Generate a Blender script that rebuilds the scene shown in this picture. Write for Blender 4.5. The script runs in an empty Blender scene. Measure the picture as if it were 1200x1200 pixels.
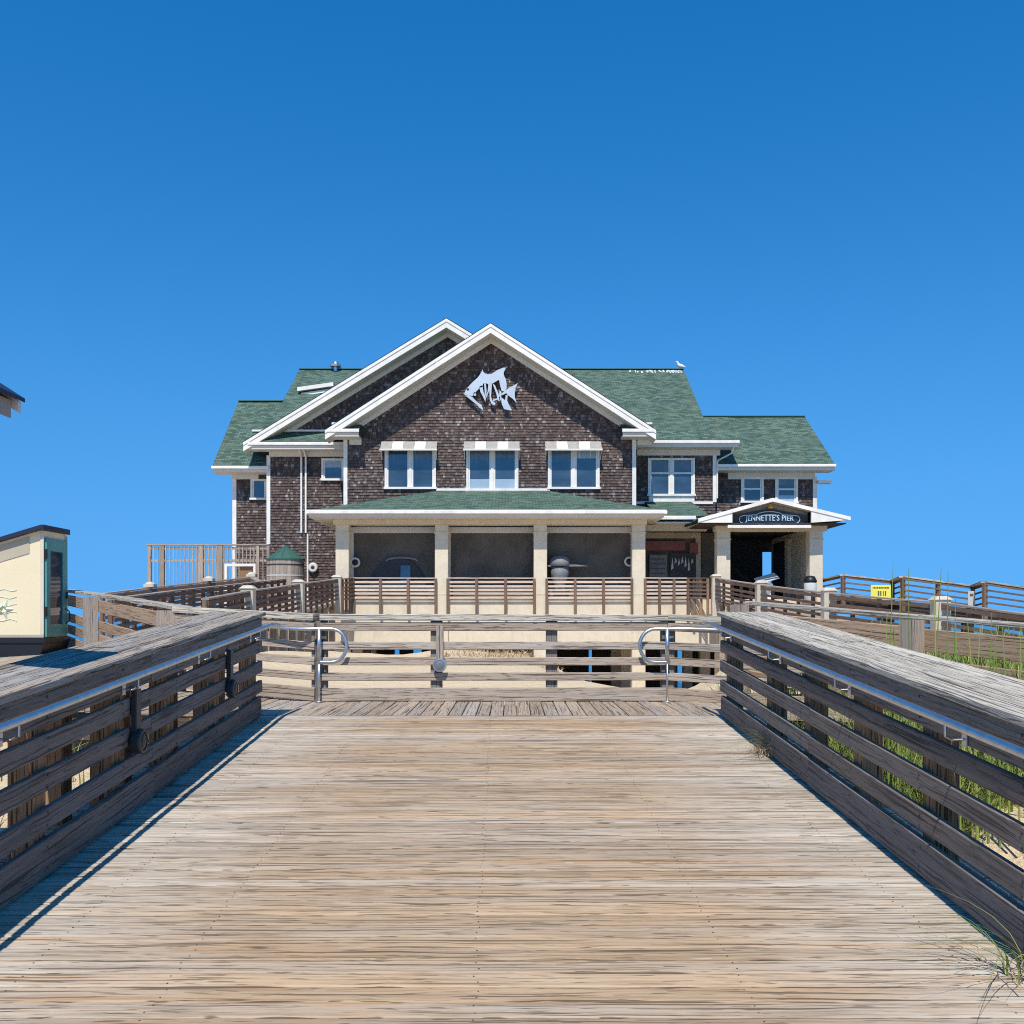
import bpy, math, random
from mathutils import Vector
from math import sin, cos, pi, radians, sqrt, floor

R = random.Random(11)
S = bpy.context.scene
COL = S.collection

# camera model: eye at the world origin, looking along +Y, horizon at py 722 of 1200
F, CX, HY = 1150.0, 600.0, 722.0
def X_(px, Y): return (px - CX) * Y / F
def Z_(py, Y): return (HY - py) * Y / F
def P_(px, py, Y): return Vector((X_(px, Y), Y, Z_(py, Y)))

# ------------------------------------------------------------------ materials
def new_mat(name):
    m = bpy.data.materials.new(name); m.use_nodes = True
    nt = m.node_tree; nt.nodes.clear()
    out = nt.nodes.new('ShaderNodeOutputMaterial')
    b = nt.nodes.new('ShaderNodeBsdfPrincipled')
    nt.links.new(b.outputs[0], out.inputs[0])
    return m, nt, b

def N(nt, t, **kw):
    n = nt.nodes.new(t)
    for k, v in kw.items(): setattr(n, k, v)
    return n

def setin(nt, node, key, v):
    if isinstance(v, bpy.types.NodeSocket): nt.links.new(v, node.inputs[key])
    else: node.inputs[key].default_value = v

def mathn(nt, op, a, b=0.0, c=None):
    n = N(nt, 'ShaderNodeMath', operation=op)
    setin(nt, n, 0, a); setin(nt, n, 1, b)
    if c is not None: setin(nt, n, 2, c)
    return n.outputs[0]

def mixc(nt, f, a, b, mode='MIX'):
    n = N(nt, 'ShaderNodeMix', data_type='RGBA', blend_type=mode)
    setin(nt, n, 0, f)
    for k, v in ((6, a), (7, b)):
        setin(nt, n, k, v if isinstance(v, bpy.types.NodeSocket) else (v[0], v[1], v[2], 1))
    return n.outputs[2]

def ramp(nt, f, stops):
    n = N(nt, 'ShaderNodeValToRGB')
    e = n.color_ramp.elements
    while len(e) < len(stops): e.new(0.5)
    for el, (p, c) in zip(e, stops):
        el.position = p
        el.color = (c, c, c, 1) if not isinstance(c, (tuple, list)) else (c[0], c[1], c[2], 1)
    setin(nt, n, 0, f)
    return n.outputs[0]

def noise(nt, vec, scale=1.0, detail=4, rough=.55, dist=0.0):
    n = N(nt, 'ShaderNodeTexNoise')
    setin(nt, n, 'Vector', vec); setin(nt, n, 'Scale', scale); setin(nt, n, 'Detail', detail)
    setin(nt, n, 'Roughness', rough); setin(nt, n, 'Distortion', dist)
    return n.outputs[0]

def scaled(nt, vec, s):
    n = N(nt, 'ShaderNodeVectorMath', operation='MULTIPLY')
    setin(nt, n, 0, vec); n.inputs[1].default_value = s
    return n.outputs[0]

def wood(name, tan, grey, dark, bump=.5, crack=.62, warm=.5, rough=.82, fine=1.0, edge=False, streak=1.0):
    """boards: UV u runs along the grain in metres, v across it; rnd holds a random colour per board"""
    m, nt, b = new_mat(name)
    uv = N(nt, 'ShaderNodeUVMap', uv_map='uv').outputs[0]
    at = N(nt, 'ShaderNodeAttribute', attribute_name='rnd')
    sep = N(nt, 'ShaderNodeSeparateColor'); nt.links.new(at.outputs['Color'], sep.inputs[0])
    r1, r2, r3 = sep.outputs
    warp = noise(nt, scaled(nt, uv, (1.6, 7, 1)), 1, 2)
    sv = N(nt, 'ShaderNodeVectorMath', operation='MULTIPLY_ADD')
    comb = N(nt, 'ShaderNodeCombineXYZ'); setin(nt, comb, 1, warp)
    nt.links.new(comb.outputs[0], sv.inputs[0]); sv.inputs[1].default_value = (0, .05, 0); nt.links.new(uv, sv.inputs[2])
    wv = sv.outputs[0]
    g1 = noise(nt, scaled(nt, wv, (3.2, 95 * fine, 1)), 1, 4, .65)
    g2 = noise(nt, scaled(nt, wv, (1.1, 38, 1)), 1, 4, .6)
    bl = noise(nt, scaled(nt, uv, (.9, 4.0, 1)), 1, 5, .65)
    f = mathn(nt, 'ADD', mathn(nt, 'MULTIPLY', r1, .5), mathn(nt, 'MULTIPLY', bl, 1.0))
    f = ramp(nt, mathn(nt, 'MULTIPLY', f, .8), ((.36 - .12 * warm, 0.0), (.72, 1.0)))
    col = mixc(nt, f, grey, tan)
    if edge:                                   # the middle of the walkway is worn, the sides are bleached grey
        ox = N(nt, 'ShaderNodeSeparateXYZ'); nt.links.new(N(nt, 'ShaderNodeTexCoord').outputs['Object'], ox.inputs[0])
        wob = mathn(nt, 'MULTIPLY', mathn(nt, 'SUBTRACT', bl, .5), 2.2)
        ed_ = mathn(nt, 'ADD', mathn(nt, 'ABSOLUTE', mathn(nt, 'ADD', ox.outputs[0], .1)), wob)
        col = mixc(nt, ramp(nt, mathn(nt, 'MULTIPLY', ed_, .4), ((.42, 0.0), (.85, .8))), col, (.53, .485, .41))
    stn = noise(nt, scaled(nt, wv, (.7, 13, 1)), 1, 4, .65)
    col = mixc(nt, ramp(nt, stn, ((.56, 0.0), (.68, .55 * warm))), col, (min(1, tan[0] * 1.08), tan[1] * .82, tan[2] * .55))
    pal = noise(nt, scaled(nt, uv, (2.2, 9, 1)), 1, 5, .7)
    col = mixc(nt, ramp(nt, pal, ((.58, 0.0), (.74, .35))), col, tuple(min(.8, c * 1.2) for c in grey))
    col = mixc(nt, ramp(nt, g2, ((.30, .55), (.52, 0.0))), col, dark)
    col = mixc(nt, ramp(nt, g1, ((.30, .65 * streak), (.48, 0.0))), col, dark)
    spl = noise(nt, scaled(nt, wv, (8, 70 * fine, 1)), 1, 3, .7)
    col = mixc(nt, ramp(nt, spl, ((.63, 0.0), (.71, .5))), col, tuple(min(.85, c * 1.45) for c in grey))
    ck = noise(nt, scaled(nt, wv, (.9, 66 * fine, 1)), 1, 2, .5)
    ckm = ramp(nt, ck, ((crack - .03, 0.0), (crack + .0, 1.0)))
    ck2 = noise(nt, scaled(nt, wv, (5.0, 85 * fine, 1)), 1, 2, .5)
    ckm = mathn(nt, 'MAXIMUM', ckm, ramp(nt, ck2, ((crack + .0, 0.0), (crack + .05, .9))))
    col = mixc(nt, mathn(nt, 'MULTIPLY', ckm, .85 * streak), col, tuple(c * .4 for c in dark))
    # knots
    vo = N(nt, 'ShaderNodeTexVoronoi'); setin(nt, vo, 'Vector', scaled(nt, wv, (1.5, 6.5, 1))); vo.inputs['Scale'].default_value = 1
    kn = ramp(nt, vo.outputs[0], ((.03, 1.0), (.075, 0.0)))
    col = mixc(nt, mathn(nt, 'MULTIPLY', kn, .75), col, dark)
    v = mathn(nt, 'ADD', mathn(nt, 'MULTIPLY', r2, .32), .84)
    mul = N(nt, 'ShaderNodeVectorMath', operation='SCALE')
    nt.links.new(col, mul.inputs[0]); nt.links.new(v, mul.inputs['Scale'])
    nt.links.new(mul.outputs[0], b.inputs['Base Color'])
    b.inputs['Roughness'].default_value = rough
    b.inputs['Specular IOR Level'].default_value = .12
    h = mathn(nt, 'SUBTRACT', mathn(nt, 'ADD', mathn(nt, 'MULTIPLY', g1, .6), mathn(nt, 'MULTIPLY', g2, .6)), mathn(nt, 'MULTIPLY', ckm, .8))
    bp = N(nt, 'ShaderNodeBump'); bp.inputs['Strength'].default_value = bump; bp.inputs['Distance'].default_value = .006
    nt.links.new(h, bp.inputs['Height']); nt.links.new(bp.outputs[0], b.inputs['Normal'])
    return m

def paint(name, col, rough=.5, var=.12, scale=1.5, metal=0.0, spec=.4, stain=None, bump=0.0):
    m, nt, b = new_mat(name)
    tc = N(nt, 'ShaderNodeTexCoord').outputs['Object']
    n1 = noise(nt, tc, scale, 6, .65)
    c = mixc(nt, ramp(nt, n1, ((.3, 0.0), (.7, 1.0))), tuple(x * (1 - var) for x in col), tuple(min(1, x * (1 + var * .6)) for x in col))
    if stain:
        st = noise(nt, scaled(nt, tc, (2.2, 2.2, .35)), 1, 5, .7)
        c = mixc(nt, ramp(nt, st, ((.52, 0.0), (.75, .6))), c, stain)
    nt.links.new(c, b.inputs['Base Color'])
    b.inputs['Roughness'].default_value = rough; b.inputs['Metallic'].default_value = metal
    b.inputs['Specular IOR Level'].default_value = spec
    if bump:
        bp = N(nt, 'ShaderNodeBump'); bp.inputs['Strength'].default_value = bump; bp.inputs['Distance'].default_value = .01
        nt.links.new(noise(nt, tc, 60, 4, .6), bp.inputs['Height']); nt.links.new(bp.outputs[0], b.inputs['Normal'])
    return m

def rnd_mat(name, stops, rough=.85, var=.25, scale=30, spec=.2, sub=0.0, fuzz=.5):
    """colour picked by the random value of each shingle, blade or board"""
    m, nt, b = new_mat(name)
    at = N(nt, 'ShaderNodeAttribute', attribute_name='rnd')
    sep = N(nt, 'ShaderNodeSeparateColor'); nt.links.new(at.outputs['Color'], sep.inputs[0])
    c = ramp(nt, sep.outputs[0], stops)
    tc = N(nt, 'ShaderNodeTexCoord').outputs['Object']
    n1 = noise(nt, tc, scale, 3, .6)
    n2 = noise(nt, tc, .35, 4, .6)
    k = mathn(nt, 'MULTIPLY', mathn(nt, 'ADD', mathn(nt, 'MULTIPLY', n1, var * 2), 1 - var), mathn(nt, 'ADD', mathn(nt, 'MULTIPLY', n2, fuzz), 1 - fuzz / 2))
    mul = N(nt, 'ShaderNodeVectorMath', operation='SCALE'); nt.links.new(c, mul.inputs[0]); nt.links.new(k, mul.inputs['Scale'])
    nt.links.new(mul.outputs[0], b.inputs['Base Color'])
    b.inputs['Roughness'].default_value = rough; b.inputs['Specular IOR Level'].default_value = spec
    return m

def roof_mat():
    m, nt, b = new_mat('green_roof_shingle')
    uv = N(nt, 'ShaderNodeUVMap', uv_map='uv').outputs[0]
    br = N(nt, 'ShaderNodeTexBrick'); nt.links.new(uv, br.inputs['Vector'])
    br.inputs['Scale'].default_value = 1; br.inputs['Brick Width'].default_value = .32; br.inputs['Row Height'].default_value = .145
    br.inputs['Mortar Size'].default_value = .008; br.inputs['Bias'].default_value = -.1
    br.inputs['Color1'].default_value = (.052, .092, .069, 1); br.inputs['Color2'].default_value = (.138, .205, .160, 1); br.inputs['Mortar'].default_value = (.012, .03, .027, 1)
    n1 = noise(nt, scaled(nt, uv, (1.1, .7, 1)), 1, 5, .65)
    n2 = noise(nt, scaled(nt, uv, (9, 20, 1)), 1, 4, .7)
    c = mixc(nt, ramp(nt, n1, ((.5, 0.0), (.8, .45))), br.outputs[0], (.17, .18, .09))
    c = mixc(nt, ramp(nt, n2, ((.55, 0.0), (.75, .55))), c, (.19, .255, .215))
    nt.links.new(c, b.inputs['Base Color']); b.inputs['Roughness'].default_value = .9; b.inputs['Specular IOR Level'].default_value = .15
    bp = N(nt, 'ShaderNodeBump'); bp.inputs['Strength'].default_value = .7; bp.inputs['Distance'].default_value = .02
    nt.links.new(mathn(nt, 'SUBTRACT', n2, br.outputs[1]), bp.inputs['Height']); nt.links.new(bp.outputs[0], b.inputs['Normal'])
    return m

def sand_mat():
    m, nt, b = new_mat('beach_sand')
    tc = N(nt, 'ShaderNodeTexCoord').outputs['Object']
    n1 = noise(nt, tc, .5, 6, .6); n2 = noise(nt, tc, 5, 6, .7); n3 = noise(nt, tc, 70, 3, .7)
    c = mixc(nt, n1, (.74, .56, .34), (.84, .66, .43))
    c = mixc(nt, ramp(nt, n2, ((.55, 0.0), (.8, .5))), c, (.52, .38, .23))
    c = mixc(nt, mathn(nt, 'MULTIPLY', n3, .35), c, (.56, .43, .28))
    nt.links.new(c, b.inputs['Base Color']); b.inputs['Roughness'].default_value = .95; b.inputs['Specular IOR Level'].default_value = .1
    bp = N(nt, 'ShaderNodeBump'); bp.inputs['Strength'].default_value = .8; bp.inputs['Distance'].default_value = .12
    nt.links.new(mathn(nt, 'ADD', n2, mathn(nt, 'MULTIPLY', n3, .15)), bp.inputs['Height']); nt.links.new(bp.outputs[0], b.inputs['Normal'])
    return m

def sea_mat():
    m, nt, b = new_mat('sea_water')
    tc = N(nt, 'ShaderNodeTexCoord').outputs['Object']
    b.inputs['Base Color'].default_value = (.03, .16, .30, 1); b.inputs['Roughness'].default_value = .22
    bp = N(nt, 'ShaderNodeBump'); bp.inputs['Strength'].default_value = .5; bp.inputs['Distance'].default_value = .3
    nt.links.new(noise(nt, scaled(nt, tc, (.25, .8, 1)), 1, 6, .6), bp.inputs['Height']); nt.links.new(bp.outputs[0], b.inputs['Normal'])
    return m

def glass_mat(name, col, rough=.04):
    m, nt, b = new_mat(name)
    tc = N(nt, 'ShaderNodeTexCoord').outputs['Object']
    n = noise(nt, scaled(nt, tc, (.7, .7, 1.6)), 1, 3)
    nt.links.new(mixc(nt, ramp(nt, n, ((.35, 0.0), (.65, 1.0))), tuple(c * .6 for c in col), tuple(c * 1.3 for c in col)), b.inputs['Base Color'])
    b.inputs['Roughness'].default_value = rough; b.inputs['Specular IOR Level'].default_value = .9; b.inputs['IOR'].default_value = 1.6
    return m

M = {}
M['deck'] = wood('deck_wood', (.475, .335, .205), (.42, .36, .285), (.155, .09, .05), bump=.8, crack=.625, warm=1.0, edge=True, streak=.8)
M['landing'] = wood('landing_wood', (.40, .31, .22), (.40, .355, .30), (.15, .105, .075), bump=.55, crack=.63)
M['cap2'] = wood('pale_cap_wood', (.53, .465, .36), (.52, .47, .395), (.25, .215, .17), bump=.8, crack=.60, warm=.1)
M['cap'] = wood('cap_wood', (.38, .32, .25), (.39, .37, .345), (.12, .10, .085), bump=.7, crack=.60, warm=.2)
M['rail'] = wood('rail_wood', (.215, .175, .145), (.225, .205, .188), (.085, .07, .06), bump=.6, crack=.62, warm=.3, streak=.75)
M['backrail'] = wood('back_rail_wood', (.44, .34, .25), (.43, .385, .325), (.19, .145, .11), bump=.6, crack=.62, warm=.5)
M['post'] = wood('post_wood', (.44, .24, .115), (.27, .19, .13), (.10, .06, .04), bump=.6, crack=.62, warm=.9)
M['farrail'] = wood('far_rail_wood', (.21, .125, .085), (.20, .155, .125), (.07, .045, .035), bump=.3, crack=.66, warm=.6)
M['farcap'] = wood('far_cap_wood', (.36, .30, .24), (.36, .32, .28), (.16, .13, .10), bump=.3, crack=.66)
M['porchslat'] = wood('porch_slat_wood', (.66, .52, .41), (.64, .56, .47), (.34, .25, .19), bump=.3, crack=.66, warm=.5)
M['brownrail'] = wood('brown_rail_wood', (.46, .31, .195), (.40, .30, .22), (.17, .11, .07), bump=.6, crack=.63, warm=.7)
M['greywood'] = wood('grey_fence_wood', (.43, .34, .265), (.41, .37, .32), (.19, .15, .12), bump=.4, crack=.64)
M['shingle'] = rnd_mat('cedar_shingle', ((0.0, (.070, .050, .046)), (.5, (.118, .086, .073)), (.85, (.163, .124, .106)), (.96, (.225, .185, .172)), (1.0, (.34, .30, .28))), fuzz=.7)
M['roof'] = roof_mat()
M['white'] = paint('white_trim_paint', (.80, .755, .68), .55, .12, 2.0, stain=(.55, .52, .47))
M['soffit'] = paint('soffit_paint', (.66, .63, .57), .6, .06)
M['cream'] = paint('cream_stucco', (.68, .59, .44), .85, .10, 3.0, spec=.2, stain=(.50, .42, .30), bump=.25)
M['conc'] = paint('concrete_newel', (.56, .50, .40), .85, .14, 4.0, spec=.2, stain=(.36, .31, .25), bump=.3)
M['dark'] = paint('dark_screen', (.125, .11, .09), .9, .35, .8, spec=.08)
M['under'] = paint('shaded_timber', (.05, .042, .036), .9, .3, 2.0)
M['glass'] = glass_mat('window_glass', (.035, .055, .08))
M['blind'] = paint('pale_blind', (.34, .44, .52), .3, .15)
M['shade'] = paint('shaded_blind', (.10, .13, .16), .2, .3, 2.5, spec=.8)
M['navy'] = paint('navy_sign_paint', (.012, .022, .038), .5, .2)
M['letter'] = paint('sign_lettering', (.40, .55, .62), .5, .1)
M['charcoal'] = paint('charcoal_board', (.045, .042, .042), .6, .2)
M['tan'] = paint('tan_soffit_panel', (.48, .41, .30), .7, .1)
M['steel'] = paint('galvanised_steel', (.60, .62, .63), .38, .16, 14.0, metal=1.0)
M['fishmetal'] = paint('brushed_aluminium', (.58, .61, .63), .45, .10, 3.0, metal=.5)
M['darkmetal'] = paint('dark_metal', (.05, .055, .06), .45, .2, metal=.4)
M['awnw'] = paint('awning_white', (.72, .67, .58), .6, .15)
M['awng'] = paint('awning_grey', (.37, .345, .31), .6, .25, 8)
M['sand'] = sand_mat(); M['sea'] = sea_mat()
M['grass'] = rnd_mat('dune_grass', ((0.0, (.10, .155, .028)), (.5, (.21, .28, .06)), (.8, (.36, .37, .11)), (1.0, (.56, .46, .24))), rough=.6, spec=.3)
M['dry'] = rnd_mat('dry_grass', ((0.0, (.34, .22, .11)), (.6, (.55, .40, .22)), (1.0, (.66, .54, .34))), rough=.8)
M['kiosk'] = paint('cream_booth_paint', (.80, .67, .43), .5, .05, 1.0)
M['teal'] = paint('teal_paint', (.09, .30, .28), .45, .12)
M['paleteal'] = paint('pale_teal_paint', (.60, .68, .53), .5, .1)
M['roofnavy'] = paint('dark_roof_metal', (.018, .022, .05), .5, .15)
M['black'] = paint('black_plastic', (.012, .012, .013), .45, .2)
M['coneroof'] = paint('green_cone_roof', (.035, .11, .085), .7, .2, 5)
M['yellow'] = paint('yellow_sign_paint', (.80, .72, .10), .5, .08)
M['maroon'] = paint('maroon_panel', (.26, .085, .075), .6, .2)
M['poster'] = paint('poster_panel', (.19, .195, .20), .6, .3, 3)
M['lens'] = paint('lamp_lens', (.55, .56, .52), .25, .1, 8)
M['bird'] = paint('gull_plumage', (.72, .72, .72), .8, .15, 12)
M['beak'] = paint('gull_beak', (.65, .40, .06), .6, .1)
M['dropping'] = paint('bird_droppings', (.62, .62, .58), .9, .2, 8)
M['peel'] = paint('brown_panel', (.30, .16, .07), .7, .3, 2)
M['nail'] = paint('nail_heads', (.07, .055, .045), .6, .3, 20)

# ------------------------------------------------------------------ mesh builder
class MB:
    def __init__(s): s.v = []; s.f = []; s.uv = []; s.c = []; s.mi = []
    def rnd(s): return (R.random(), R.random(), R.random(), 1)
    def face(s, pts, uv=None, c=None, mi=0):
        i = len(s.v); s.v += [tuple(p) for p in pts]
        s.f.append(tuple(range(i, i + len(pts)))); s.uv.append(uv or [(0, 0)] * len(pts)); s.c.append(c or (.5, .5, .5, 1)); s.mi.append(mi)
    def prism(s, sec, o, ax, sx, sy, L, c=None, mi=0, taper=None, caps=True):
        """section points (a,b) on axes sx, sy at o, swept L along ax"""
        o, ax, sx, sy = Vector(o), Vector(ax), Vector(sx), Vector(sy)
        c = c or s.rnd(); u0, v0 = c[2] * 37.0, c[1] * 23.0
        A = [o + sx * a + sy * b for a, b in sec]
        B = [o + ax * L + sx * a * (taper or 1) + sy * b * (taper or 1) for a, b in sec]
        i = len(s.v); n = len(sec); s.v += [tuple(p) for p in A + B]
        d = 0
        for k in range(n):
            j = (k + 1) % n
            w = (Vector(sec[j]) - Vector(sec[k])).length
            s.f.append((i + k, i + j, i + n + j, i + n + k))
            s.uv.append([(u0, v0 + d), (u0, v0 + d + w), (u0 + L, v0 + d + w), (u0 + L, v0 + d)]); s.c.append(c); s.mi.append(mi); d += w
        if caps:
            s.f.append(tuple(i + k for k in reversed(range(n)))); s.uv.append([(u0 + a * .3, v0 + b) for a, b in reversed(sec)]); s.c.append(c); s.mi.append(mi)
            s.f.append(tuple(i + n + k for k in range(n))); s.uv.append([(u0 + a * .3, v0 + b) for a, b in sec]); s.c.append(c); s.mi.append(mi)
    def board(s, p0, p1, w, h, up=(0, 0, 1), bev=.004, c=None, mi=0):
        """w across, h along up"""
        p0, p1 = Vector(p0), Vector(p1); d = p1 - p0; L = d.length; ax = d / L
        up = Vector(up); sx = ax.cross(up).normalized(); sy = sx.cross(ax).normalized()
        a, b, e = w / 2, h / 2, min(bev, w * .3, h * .3)
        if e > 0: sec = [(a - e, -b), (a, -b + e), (a, b - e), (a - e, b), (-a + e, b), (-a, b - e), (-a, -b + e), (-a + e, -b)]
        else: sec = [(a, -b), (a, b), (-a, b), (-a, -b)]
        s.prism(sec, p0, ax, sx, sy, L, c, mi)
    def box(s, x0, x1, y0, y1, z0, z1, bev=0, c=None, mi=0):
        s.board(((x0 + x1) / 2, (y0 + y1) / 2, z0), ((x0 + x1) / 2, (y0 + y1) / 2, z1), abs(x1 - x0), abs(y1 - y0), (0, 1, 0), bev, c, mi)
    def tube(s, pts, r, n=10, c=None, mi=0):
        pts = [Vector(p) for p in pts]; rr = r if isinstance(r, (list, tuple)) else [r] * len(pts)
        i0 = len(s.v); prev = None
        for k, p in enumerate(pts):
            t = (pts[min(k + 1, len(pts) - 1)] - pts[max(k - 1, 0)]).normalized()
            if prev is None:
                a = t.cross(Vector((0, 0, 1)))
                if a.length < .1: a = t.cross(Vector((0, 1, 0)))
            else: a = prev - t * prev.dot(t)
            a.normalize(); prev = a; b = t.cross(a)
            for j in range(n):
                q = 2 * pi * j / n; s.v.append(tuple(p + (a * cos(q) + b * sin(q)) * rr[k]))
        c = c or s.rnd()
        def add(f): s.f.append(f); s.uv.append([(0, 0)] * len(f)); s.c.append(c); s.mi.append(mi)
        for k in range(len(pts) - 1):
            for j in range(n):
                a, b = i0 + k * n + j, i0 + k * n + (j + 1) % n
                add((a, b, b + n, a + n))
        add(tuple(i0 + j for j in reversed(range(n)))); add(tuple(i0 + (len(pts) - 1) * n + j for j in range(n)))
    def lathe(s, o, prof, n=24, axis=(0, 0, 1), c=None, mi=0):
        o = Vector(o); ax = Vector(axis).normalized()
        a = ax.cross(Vector((0, 1, 0)) if abs(ax.y) < .9 else Vector((1, 0, 0))).normalized(); b = ax.cross(a)
        i0 = len(s.v)
        for r, h in prof:
            for j in range(n):
                q = 2 * pi * j / n; s.v.append(tuple(o + ax * h + (a * cos(q) + b * sin(q)) * max(r, 1e-4)))
        c = c or s.rnd()
        for k in range(len(prof) - 1):
            for j in range(n):
                x, y = i0 + k * n + j, i0 + k * n + (j + 1) % n
                s.f.append((x, y, y + n, x + n)); L = (k * .3, k * .3 + .3)
                s.uv.append([(L[0], j * .2), (L[0], j * .2 + .2), (L[1], j * .2 + .2), (L[1], j * .2)]); s.c.append(c); s.mi.append(mi)
        for k, rev in ((0, True), (len(prof) - 1, False)):
            if prof[k][0] > 1e-3:
                f = [i0 + k * n + j for j in range(n)]
                s.f.append(tuple(reversed(f)) if rev else tuple(f)); s.uv.append([(0, 0)] * n); s.c.append(c); s.mi.append(mi)
    def slab(s, top, th, c=None, mi=0):
        """roof plane: top polygon (counter-clockwise from above) thickened straight down"""
        top = [Vector(p) for p in top]; c = c or s.rnd()
        n = (top[1] - top[0]).cross(top[2] - top[0]).normalized()
        if n.z < 0: top.reverse(); n = -n
        u = Vector((0, 0, 1)).cross(n)
        u = u.normalized() if u.length > 1e-4 else Vector((1, 0, 0))
        v = n.cross(u)
        uvt = [(p.dot(u), p.dot(v)) for p in top]
        bot = [p - Vector((0, 0, th)) for p in top]
        s.face(top, uvt, c, mi); s.face(list(reversed(bot)), list(reversed(uvt)), c, mi)
        for k in range(len(top)):
            j = (k + 1) % len(top)
            s.face([top[k], bot[k], bot[j], top[j]], [(0, 0)] * 4, c, mi)
    def extr(s, pts, d, c=None, mi=0):
        """polygon with a thickness vector"""
        pts = [Vector(p) for p in pts]; d = Vector(d); c = c or s.rnd(); q = [p + d for p in pts]
        uv = [(p.x, p.z) for p in pts]
        s.face(pts, uv, c, mi); s.face(list(reversed(q)), list(reversed(uv)), c, mi)
        for k in range(len(pts)):
            j = (k + 1) % len(pts); s.face([pts[k], q[k], q[j], pts[j]], [(0, 0)] * 4, c, mi)
    def build(s, name, mats, parent=None, smooth=False):
        me = bpy.data.meshes.new(name); me.from_pydata(s.v, [], s.f)
        fu = []; fc = []
        for f, uv, c in zip(s.f, s.uv, s.c):
            for a in uv: fu += [a[0], a[1]]
            fc += list(c) * len(f)
        me.uv_layers.new(name='uv'); me.uv_layers['uv'].data.foreach_set('uv', fu)
        me.color_attributes.new('rnd', 'FLOAT_COLOR', 'CORNER'); me.color_attributes['rnd'].data.foreach_set('color', fc)
        mats = mats if isinstance(mats, (list, tuple)) else [mats]
        for m in mats: me.materials.append(m)
        if len(mats) > 1: me.polygons.foreach_set('material_index', s.mi)
        if smooth: me.polygons.foreach_set('use_smooth', [True] * len(s.f))
        me.update()
        o = bpy.data.objects.new(name, me); COL.objects.link(o)
        if parent: o.parent = parent; o.matrix_parent_inverse = parent.matrix_basis.inverted()
        return o

def tag(o, label=None, cat=None, group=None, kind=None):
    if label: o['label'] = label
    if cat: o['category'] = cat
    if group: o['group'] = group
    if kind: o['kind'] = kind
    return o
def thing(name, label, cat, loc, group=None):
    o = bpy.data.objects.new(name, None); COL.objects.link(o); o.location = loc; o.empty_display_size = .2
    return tag(o, label, cat, group)
def copy_tree(o, parent=None):
    c = o.copy(); COL.objects.link(c)
    if parent: c.parent = parent
    for ch in list(o.children): copy_tree(ch, c)
    return c

# ------------------------------------------------------------------ the ground
def smooth(a, b, x):
    t = max(0, min(1, (x - a) / (b - a))); return t * t * (3 - 2 * t)
def lerp_pts(pts, x):
    if x <= pts[0][0]: return pts[0][1]
    for (a, b), (c, d) in zip(pts, pts[1:]):
        if x <= c:
            t = (x - a) / (c - a); t = t * t * (3 - 2 * t); return b + (d - b) * t
    return pts[-1][1]
def vnoise(x, y):
    def hsh(i, j):
        n = sin(i * 127.1 + j * 311.7) * 43758.5453; return n - floor(n)
    i, j = floor(x), floor(y); u, v = x - i, y - j; u = u * u * (3 - 2 * u); v = v * v * (3 - 2 * v)
    return (hsh(i, j) * (1 - u) + hsh(i + 1, j) * u) * (1 - v) + (hsh(i, j + 1) * (1 - u) + hsh(i + 1, j + 1) * u) * v
CREST = [(-40, -1.1), (-9, -1.2), (-6, -.9), (-3.9, -1.0), (-2.9, -1.03), (-1.4, -.86), (0.2, -.92), (1.0, -1.25), (2.1, -1.85), (3.2, -2.2), (4.9, -2.2), (6.2, -1.15), (10, -1.1), (40, -1.0)]
def ground(x, y):
    near_l = -1.98 + .05 * y; near_r = -1.72 + .05 * y
    near = near_l + (near_r - near_l) * smooth(-2, 2.6, x)
    if -3 < x < 2.9 and y < 11: near = min(near, -2.05 + .075 * y)
    mid = lerp_pts(CREST, x)
    t = smooth(11, 23, y); h = near * (1 - t) + mid * t
    h = h * (1 - smooth(25.5, 36, y)) + (-2.9) * smooth(25.5, 36, y) if y > 25.5 else h
    if y > 36: h = -2.9 - (y - 36) * .075
    if y > 66: h = -5.15 - (y - 66) * .05
    if x > 3 and y < 16: h += .38 * smooth(3, 4.4, x) * smooth(6.5, 9, y)
    h += (vnoise(x * .45, y * .45) - .5) * .22 + (vnoise(x * 1.7 + 9, y * 1.7) - .5) * .07
    return h
def axis_steps(spec):
    out = []
    for a, b, st in spec:
        n = max(1, int(round((b - a) / st))); out += [a + (b - a) * k / n for k in range(n)]
    return out + [spec[-1][1]]
gx = axis_steps([(-600, -60, 60), (-60, -16, 4), (-16, 16, .4), (16, 60, 4), (60, 600, 60)])
gy = axis_steps([(-300, -20, 40), (-20, 0, 2), (0, 30, .4), (30, 70, 2), (70, 110, 5)])
mb = MB(); W_ = len(gx)
mb.v = [(x, y, ground(x, y)) for y in gy for x in gx]
for j in range(len(gy) - 1):
    for i in range(W_ - 1):
        a = j * W_ + i; mb.f.append((a, a + 1, a + W_ + 1, a + W_)); mb.uv.append([(0, 0)] * 4); mb.c.append((.5, .5, .5, 1)); mb.mi.append(0)
tag(mb.build('sand', M['sand'], smooth=True), 'pale dune sand below the boardwalk and pier house', None, None, 'structure')
mb = MB(); mb.face([(-9000, 60, -5), (9000, 60, -5), (9000, 14000, -5), (-9000, 14000, -5)])
tag(mb.build('sea', M['sea']), 'blue sea beyond the pier house', None, None, 'structure')

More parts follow.
